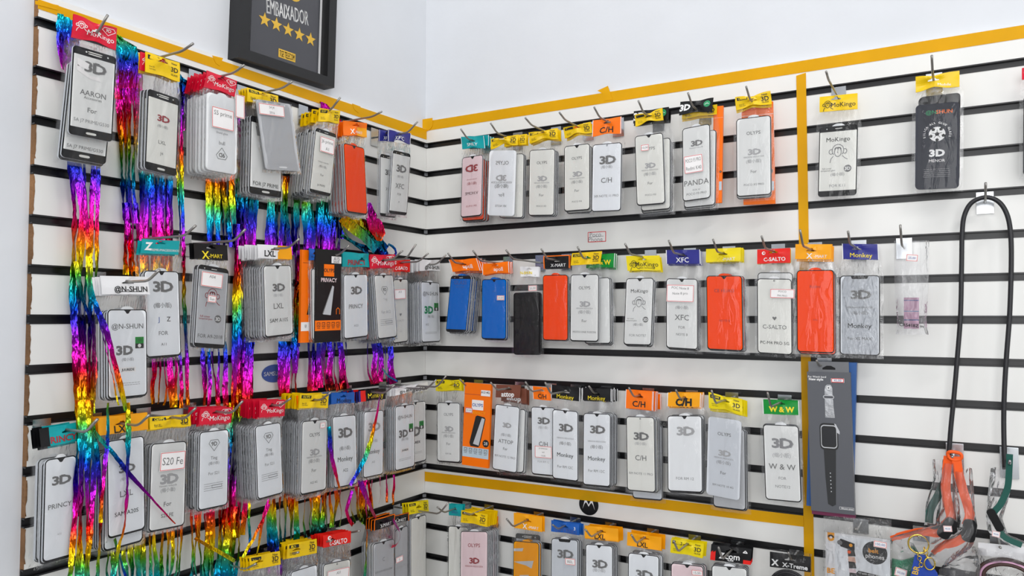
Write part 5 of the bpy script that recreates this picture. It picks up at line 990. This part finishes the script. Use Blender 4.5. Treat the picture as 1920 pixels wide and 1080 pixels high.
# leather bracelets
r, o = thing('accessory_bag', 'R', (1876, 1028), .06, 'pack of brown bracelets under a white card at lower right', 'bag')
mb = MB(); s = Sheet(*[tuple(Vector(loc(x, y, 'R', .060))-Vector(o)) for x, y in ((1834, 1017), (1935, 1027), (1834, 1041))]); P = [s.p(0, 1), s.p(1, 1), s.p(1, 0), s.p(0, 0)]; mb.prism([(p.x, p.z) for p in P], 0, .002, 'card_white'); mb.obj('header_card', r)
plain_hook('R', 12, (1876, 1028), 'short hook carrying the brown bracelet pack', L=.085)
for k, (rx, ry, rr, m_, dd) in enumerate(((.046, .034, .0035, 'leather_brown', .064), (.041, .029, .003, 'rubber_pink', .067), (.037, .025, .003, 'leather_brown', .070))):
    mb = MB(); u, z = loc(1890, 1086, 'R', dd); pts = [(u-o[0]+rx*math.cos(t), -(dd-.060), z-o[1]+ry*math.sin(t)) for t in [2*math.pi*i/36 for i in range(37)]]; mb.tube(pts, rr, m_, 8, False); mb.obj('bracelet', r, smooth=True)
pxbag('clear_bag', r, 'R', .072, o, [(1832, 1030), (1832, 1080), (1832, 1140)], [(1935, 1040), (1935, 1080), (1935, 1140)], .018, 'crinkled_film', 43, .003)
# coiled cable pack
r, o = thing('accessory_pack', 'R', (1480, 1040), .062, 'black-header pack of coiled cable left of the vertical tape', 'cable pack')
plain_hook('R', 13, (1478, 1036), 'short hook carrying the coiled cable pack', L=.085)
sh = Sheet(*[tuple(Vector(loc(x, y, 'R', .062))-Vector(o)) for x, y in ((1444, 1034), (1520, 1044), (1444, 1062))]); header('header_card', sh, 'xtreme', (.5, .3), 7, .6, r)
mb = MB()
for k in range(4):
    u, z = loc(1480, 1100, 'R', .062); R = .036-.004*k
    mb.tube([(u-o[0]+R*math.cos(t), -.003-.002*(k % 2), z-o[1]+R*.9*math.sin(t)) for t in [2*math.pi*i/36 for i in range(37)]], .0026, 'cord_black', 8, False)
mb.obj('coiled_cable', r, smooth=True)
pxbag('clear_bag', r, 'R', .066, o, [(1442, 1030), (1442, 1080), (1442, 1150)], [(1521, 1040), (1521, 1080), (1521, 1150)], .012, 'clear_film', 47, .002)
# ------------------------------------------------------------------ rainbow foil fringe on the left wall
def foil_mesh(name, rows, parent):
    """rows: list of lists of (point, phase)"""
    me = bpy.data.meshes.new(name); V = [p for r_ in rows for p, _ in r_]; n = len(rows[0]); k = len(rows)
    me.from_pydata([tuple(p) for p in V], [], [[j*n+i, (j+1)*n+i, (j+1)*n+i+1, j*n+i+1] for j in range(k-1) for i in range(n-1)])
    a = me.attributes.new('phase', 'FLOAT', 'POINT'); a.data.foreach_set('value', [q for r_ in rows for _, q in r_])
    me.materials.append(M['foil']); me.polygons.foreach_set('use_smooth', [True]*len(me.polygons)); o = bpy.data.objects.new(name, me); COL.objects.link(o); o.parent = parent; return o
def strand(parent, o, pts, wpx, d, ph, period, rnd, d1=None, taper=False):
    """pts: pixel polyline; phase of the colour = (y - ph)/period"""
    d = d*.76 if d > .05 else d; d1 = d1*.76 if d1 else d1
    P = [Vector((x, y, 0)) for x, y in pts]; Q = smooth_path(P, 5); L_ = [0]
    for a, b in zip(Q, Q[1:]): L_.append(L_[-1]+(b-a).length)
    n = max(6, int(L_[-1]/7)); rows = []; tw = rnd.uniform(0, 6); k = 0
    for j in range(n+1):
        s = L_[-1]*j/n
        while k < len(L_)-2 and L_[k+1] < s: k += 1
        f = (s-L_[k])/max(1e-6, L_[k+1]-L_[k]); q = Q[k].lerp(Q[k+1], f); t = (Q[k+1]-Q[k]).normalized(); dd = d+((d1 if d1 is not None else d)-d)*j/n
        u, z = loc(q.x, q.y, 'L', dd); e = 1e-3*S/ .08
        sc = abs(loc(q.x+1, q.y, 'L', dd)[0]-u)                     # metres per pixel across
        w_ = wpx*sc*.5*(1-.85*j/n if taper else 1)*(1+.15*math.sin(s*.05+tw)); sx, sz = t.y, t.x
        a = .6*math.sin(s*.017+tw)+.4*noise.noise(Vector((s*.03, tw, 1)))
        yj = .0022*noise.noise(Vector((s*.09, tw, 7)))
        row = []
        for c in (-1, -.33, .33, 1):
            cr = .0022*noise.noise(Vector((s*.05, tw+c*2, 3)))*(1 if abs(c) < 1 else .5)
            row.append((Vector((u-o[0]+c*w_*math.cos(a)*sx, -(dd-.02)+c*w_*math.sin(a)+yj+cr, z-o[1]+c*w_*sz)), (q.y-ph)/period))
        rows.append(row)
    return foil_mesh('foil_strip', rows, parent)
def cluster(label, top, strands, ph, period, d, seed, sheets=()):
    rnd = random.Random(seed); o = loc(top[0], top[1], 'L', .02); r = empty('foil_fringe', world('L', o[0], .02, o[1]), ROT['L'], label, 'foil fringe', 'rainbow foil fringes on the left wall')
    for c in sheets:
        pts, p0, per = c[0], c[1], c[2]; dd = c[3] if len(c) > 3 else .012
        L_, R_ = pts; rows = []; n = 16; m = 8
        for j in range(n+1):
            a = lerp2(L_, j/n); b = lerp2(R_, j/n); row = []
            for i in range(m+1):
                x = a[0]+(b[0]-a[0])*i/m; y = a[1]+(b[1]-a[1])*i/m; u, z = loc(x, y, 'L', dd)
                nz = .005*noise.noise(Vector((i*.7+seed, j*.45, seed)))+.003*math.sin(i*2.1+seed+j*.15)
                row.append((Vector((u-o[0], -(dd-.02)+nz, z-o[1])), (y-p0)/per))
            rows.append(row)
        foil_mesh('foil_sheet', rows, r)
    for s in strands:
        strand(r, o, s[0], s[1], s[2] if len(s) > 2 else d, ph+rnd.uniform(-8, 8)+(s[4] if len(s) > 4 else 0), period*rnd.uniform(.97, 1.03), rnd, s[3] if len(s) > 3 else None, len(s) > 5)
    return r
def fan(x0, x1, y0, y1, n, w, seed, drift=0, d=.02, wob=3, d1=None, ph=0):
    rnd = random.Random(seed); out = []
    for i in range(n):
        f = (i+.5)/n; x = x0+(x1-x0)*f; dr = drift*(.6+.8*rnd.random())
        out.append(([(x, y0), (x+dr*.33+rnd.uniform(-wob, wob), y0+(y1-y0)*.33), (x+dr*.66+rnd.uniform(-wob, wob), y0+(y1-y0)*.66), (x+dr+rnd.uniform(-wob, wob), y1-rnd.uniform(0, 8))], w*rnd.uniform(.7, 1.25), d+rnd.uniform(-.006, .006), d1, ph))
    return out
# far left
cluster('foil fringe below the big black pack, far left of the wall', (122, 40),
        [([(131, 240), (134, 320), (140, 400), (138, 460), (137, 560), (142, 660), (143, 775)], 12, .02), ([(142, 240), (146, 320), (156, 400), (150, 470), (148, 560), (153, 640), (152, 775)], 14, .022),
         ([(156, 240), (158, 320), (160, 400), (166, 470), (170, 560), (168, 640), (168, 775)], 10, .024), ([(172, 240), (176, 320), (172, 380), (170, 460), (160, 540), (158, 640), (160, 780)], 9, .02), ([(183, 240), (184, 330), (182, 420), (180, 520), (176, 600), (178, 700), (172, 775)], 7, .022),
         ([(142, 490), (155, 560), (170, 600), (176, 660), (172, 775)], 9, .026)], 312, 270, .02, 1,
        [(([(109, 24), (107, 60), (108, 90), (116, 130)], [(142, 40), (148, 80), (150, 110), (145, 160)]), 60, 230, .02)])
cluster('foil strips hanging over the lower left teal-header pack', (150, 760),
        [([(145, 750), (146, 820), (143, 880), (141, 950), (136, 1030), (130, 1095)], 9, .10, .12), ([(153, 750), (155, 830), (152, 900), (150, 980), (149, 1095)], 14, .115, .125), ([(164, 750), (165, 830), (163, 900), (164, 980), (162, 1095)], 10, .118, .125), ([(172, 750), (173, 830), (176, 880), (172, 960), (160, 1095)], 9, .112, .125),
         ([(174, 790), (186, 900), (190, 960), (187, 1010), (184, 1060), (182, 1095)], 9, .10, .10)], 868, 262, .115, 2)
cluster('single foil strip slanting across the white-header pack', (165, 520), [([(166, 500), (172, 545), (184, 585), (199, 620), (215, 680), (228, 735), (236, 770)], 9, .135, .135), ([(184, 590), (200, 660), (212, 710), (222, 760)], 3, .135, .135)], 585, 250, .13, 3)
cluster('thin foil strips crossing the amber-header pack, one slanting right', (180, 812), [([(178, 812), (197, 832), (222, 862), (242, 888), (285, 935), (328, 982)], 10, .130, .125, 40, 1), ([(203, 755), (202, 820), (196, 880), (192, 935), (188, 980)], 6, .128, .128), ([(240, 755), (241, 800), (239, 880), (238, 930), (233, 985), (222, 1030), (208, 1095)], 8, .130, .13, 25), ([(214, 1010), (226, 1050), (240, 1095)], 7, .12)], 830, 250, .12, 4)
cluster('foil fringe between the first two top left packs', (218, 70),
        fan(217, 262, 165, 420, 5, 8, 5, 8, .016) + fan(226, 258, 380, 515, 4, 8, 6, 6, .018) + fan(236, 262, 500, 540, 3, 6, 7, 2, .018), 360, 250, .016, 5,
        [(([(217, 64), (216, 100), (216, 140), (216, 185)], [(222, 66), (256, 90), (266, 140), (268, 190)]), 112, 167)])
cluster('foil fringe hanging below the second top left pack', (270, 320), fan(264, 326, 250, 520, 10, 8, 8, 0, .016, 3) + fan(282, 334, 655, 765, 5, 8, 40, 2, .018), 355, 250, .016, 8)
cluster('foil fringe right of the second top left pack', (336, 140),
        [([(333, 215), (336, 300), (342, 400), (345, 500), (343, 560), (347, 640), (349, 700), (353, 760)], 5, .03), ([(340, 215), (341, 320), (344, 420), (346, 520), (348, 600), (351, 690), (350, 760)], 5, .028), ([(330, 230), (333, 330), (338, 430), (341, 520)], 4, .024)], 400, 230, .02, 9,
        [(([(334, 138), (334, 170), (334, 200), (336, 245)], [(338, 140), (360, 160), (363, 190), (348, 245)]), 165, 270)])
cluster('foil fringe hanging below the red-header white pack', (410, 330), fan(386, 440, 300, 470, 7, 8, 10, 4, .016) + fan(375, 425, 640, 765, 5, 7, 11, 3, .02) + fan(330, 352, 655, 765, 2, 6, 12, 6, .02), 440, 215, .018, 10)
cluster('thick foil fringe filling the gap left of the half-white header stack', (458, 180), fan(446, 482, 300, 770, 8, 11, 13, -10, .014, 5) + fan(438, 472, 420, 770, 5, 10, 14, -6, .020, 4) + fan(446, 470, 190, 320, 3, 7, 15, 2, .014), 400, 230, .02, 13)
cluster('foil fringe behind the red-header packs of third left row', (440, 760), fan(426, 466, 755, 1010, 7, 9, 16, -8, .018, 4) + fan(408, 452, 950, 1095, 6, 9, 17, -6, .02, 4), 850, 242, .06, 16)
cluster('foil fringe hanging between the tilted pack and the orange-film pack', (560, 370), fan(500, 640, 330, 480, 19, 8, 18, 0, .016, 3) + fan(626, 640, 250, 450, 2, 8, 19, 8, .02, 2), 425, 200, .016, 18,
        [(([(600, 190), (602, 230), (604, 260)], [(612, 195), (640, 230), (642, 260)]), 120, 280, .010)])
cluster('foil strips visible beneath the second left row packs', (580, 640), fan(523, 560, 640, 745, 5, 8, 20, -2, .02) + fan(573, 652, 640, 735, 8, 8, 21, 4, .02) + fan(684, 736, 640, 722, 5, 7, 22, 4, .02) + [([(553, 460), (557, 540), (552, 620), (553, 700)], 8, .018), ([(560, 470), (556, 560), (560, 650)], 6, .018)], 640, 200, .02, 20)
cluster('crumpled foil tuft below the orange-film pack', (680, 400),
        [([(642, 408), (660, 425), (684, 445), (705, 470)], 14, .05), ([(650, 405), (676, 418), (700, 445), (716, 470)], 16, .055), ([(640, 420), (652, 445), (672, 462), (690, 472)], 9, .045), ([(662, 410), (690, 428), (712, 458), (722, 478)], 8, .06), ([(640, 440), (664, 455), (700, 468), (735, 482), (742, 470), (730, 458), (722, 470)], 4, .06)], 478, 180, .05, 23,
        [(([(690, 380), (684, 405), (690, 430), (708, 452)], [(694, 380), (714, 412), (722, 436), (714, 452)]), 330, 240, .05)])
cluster('foil fringe below the lower left packs, left half', (300, 950), fan(196, 262, 1015, 1095, 6, 8, 24, 0, .05) + fan(256, 296, 985, 1095, 4, 8, 25, 0, .05) + fan(303, 345, 975, 1095, 5, 7, 26, -4, .05) + fan(355, 402, 955, 1095, 6, 7, 27, 0, .05), 845, 270, .05, 24)
cluster('foil fringe below the third left row, right half', (600, 930), fan(462, 474, 940, 1040, 1, 4, 28, 0, .05) + fan(500, 560, 925, 1080, 6, 9, 29, 0, .05) + fan(568, 610, 920, 1010, 5, 8, 30, 0, .05) + fan(608, 642, 915, 990, 4, 7, 31, 0, .05) + fan(655, 700, 900, 985, 7, 6, 32, 6, .04, 5) + fan(705, 745, 890, 950, 3, 4, 33, 0, .03), 830, 200, .05, 28)
cluster('foil strips slanting across the blue-header pack', (620, 780), [([(617, 800), (621, 850), (630, 890), (637, 915)], 6, .12, .12, -60), ([(714, 736), (704, 790), (688, 850), (668, 890), (657, 910)], 5, .125, .125), ([(716, 690), (728, 705), (745, 715)], 3, .05), ([(728, 690), (727, 760), (724, 830)], 5, .03)], 880, 170, .12, 34)
cluster('thin foil strands fallen over the bottom left hooks', (720, 960), [([(675, 900), (690, 940), (705, 972)], 7, .09), ([(660, 920), (650, 960), (662, 985)], 5, .09), ([(736, 975), (750, 1000), (745, 1020), (735, 1025)], 5, .12, .12, 60), ([(505, 945), (480, 1000), (455, 1045)], 4, .08), ([(505, 930), (490, 990), (478, 1070)], 4, .09), ([(365, 1009), (420, 1040), (440, 1052)], 5, .09), ([(686, 930), (688, 1000), (684, 1095)], 5, .10)], 860, 260, .09, 36)
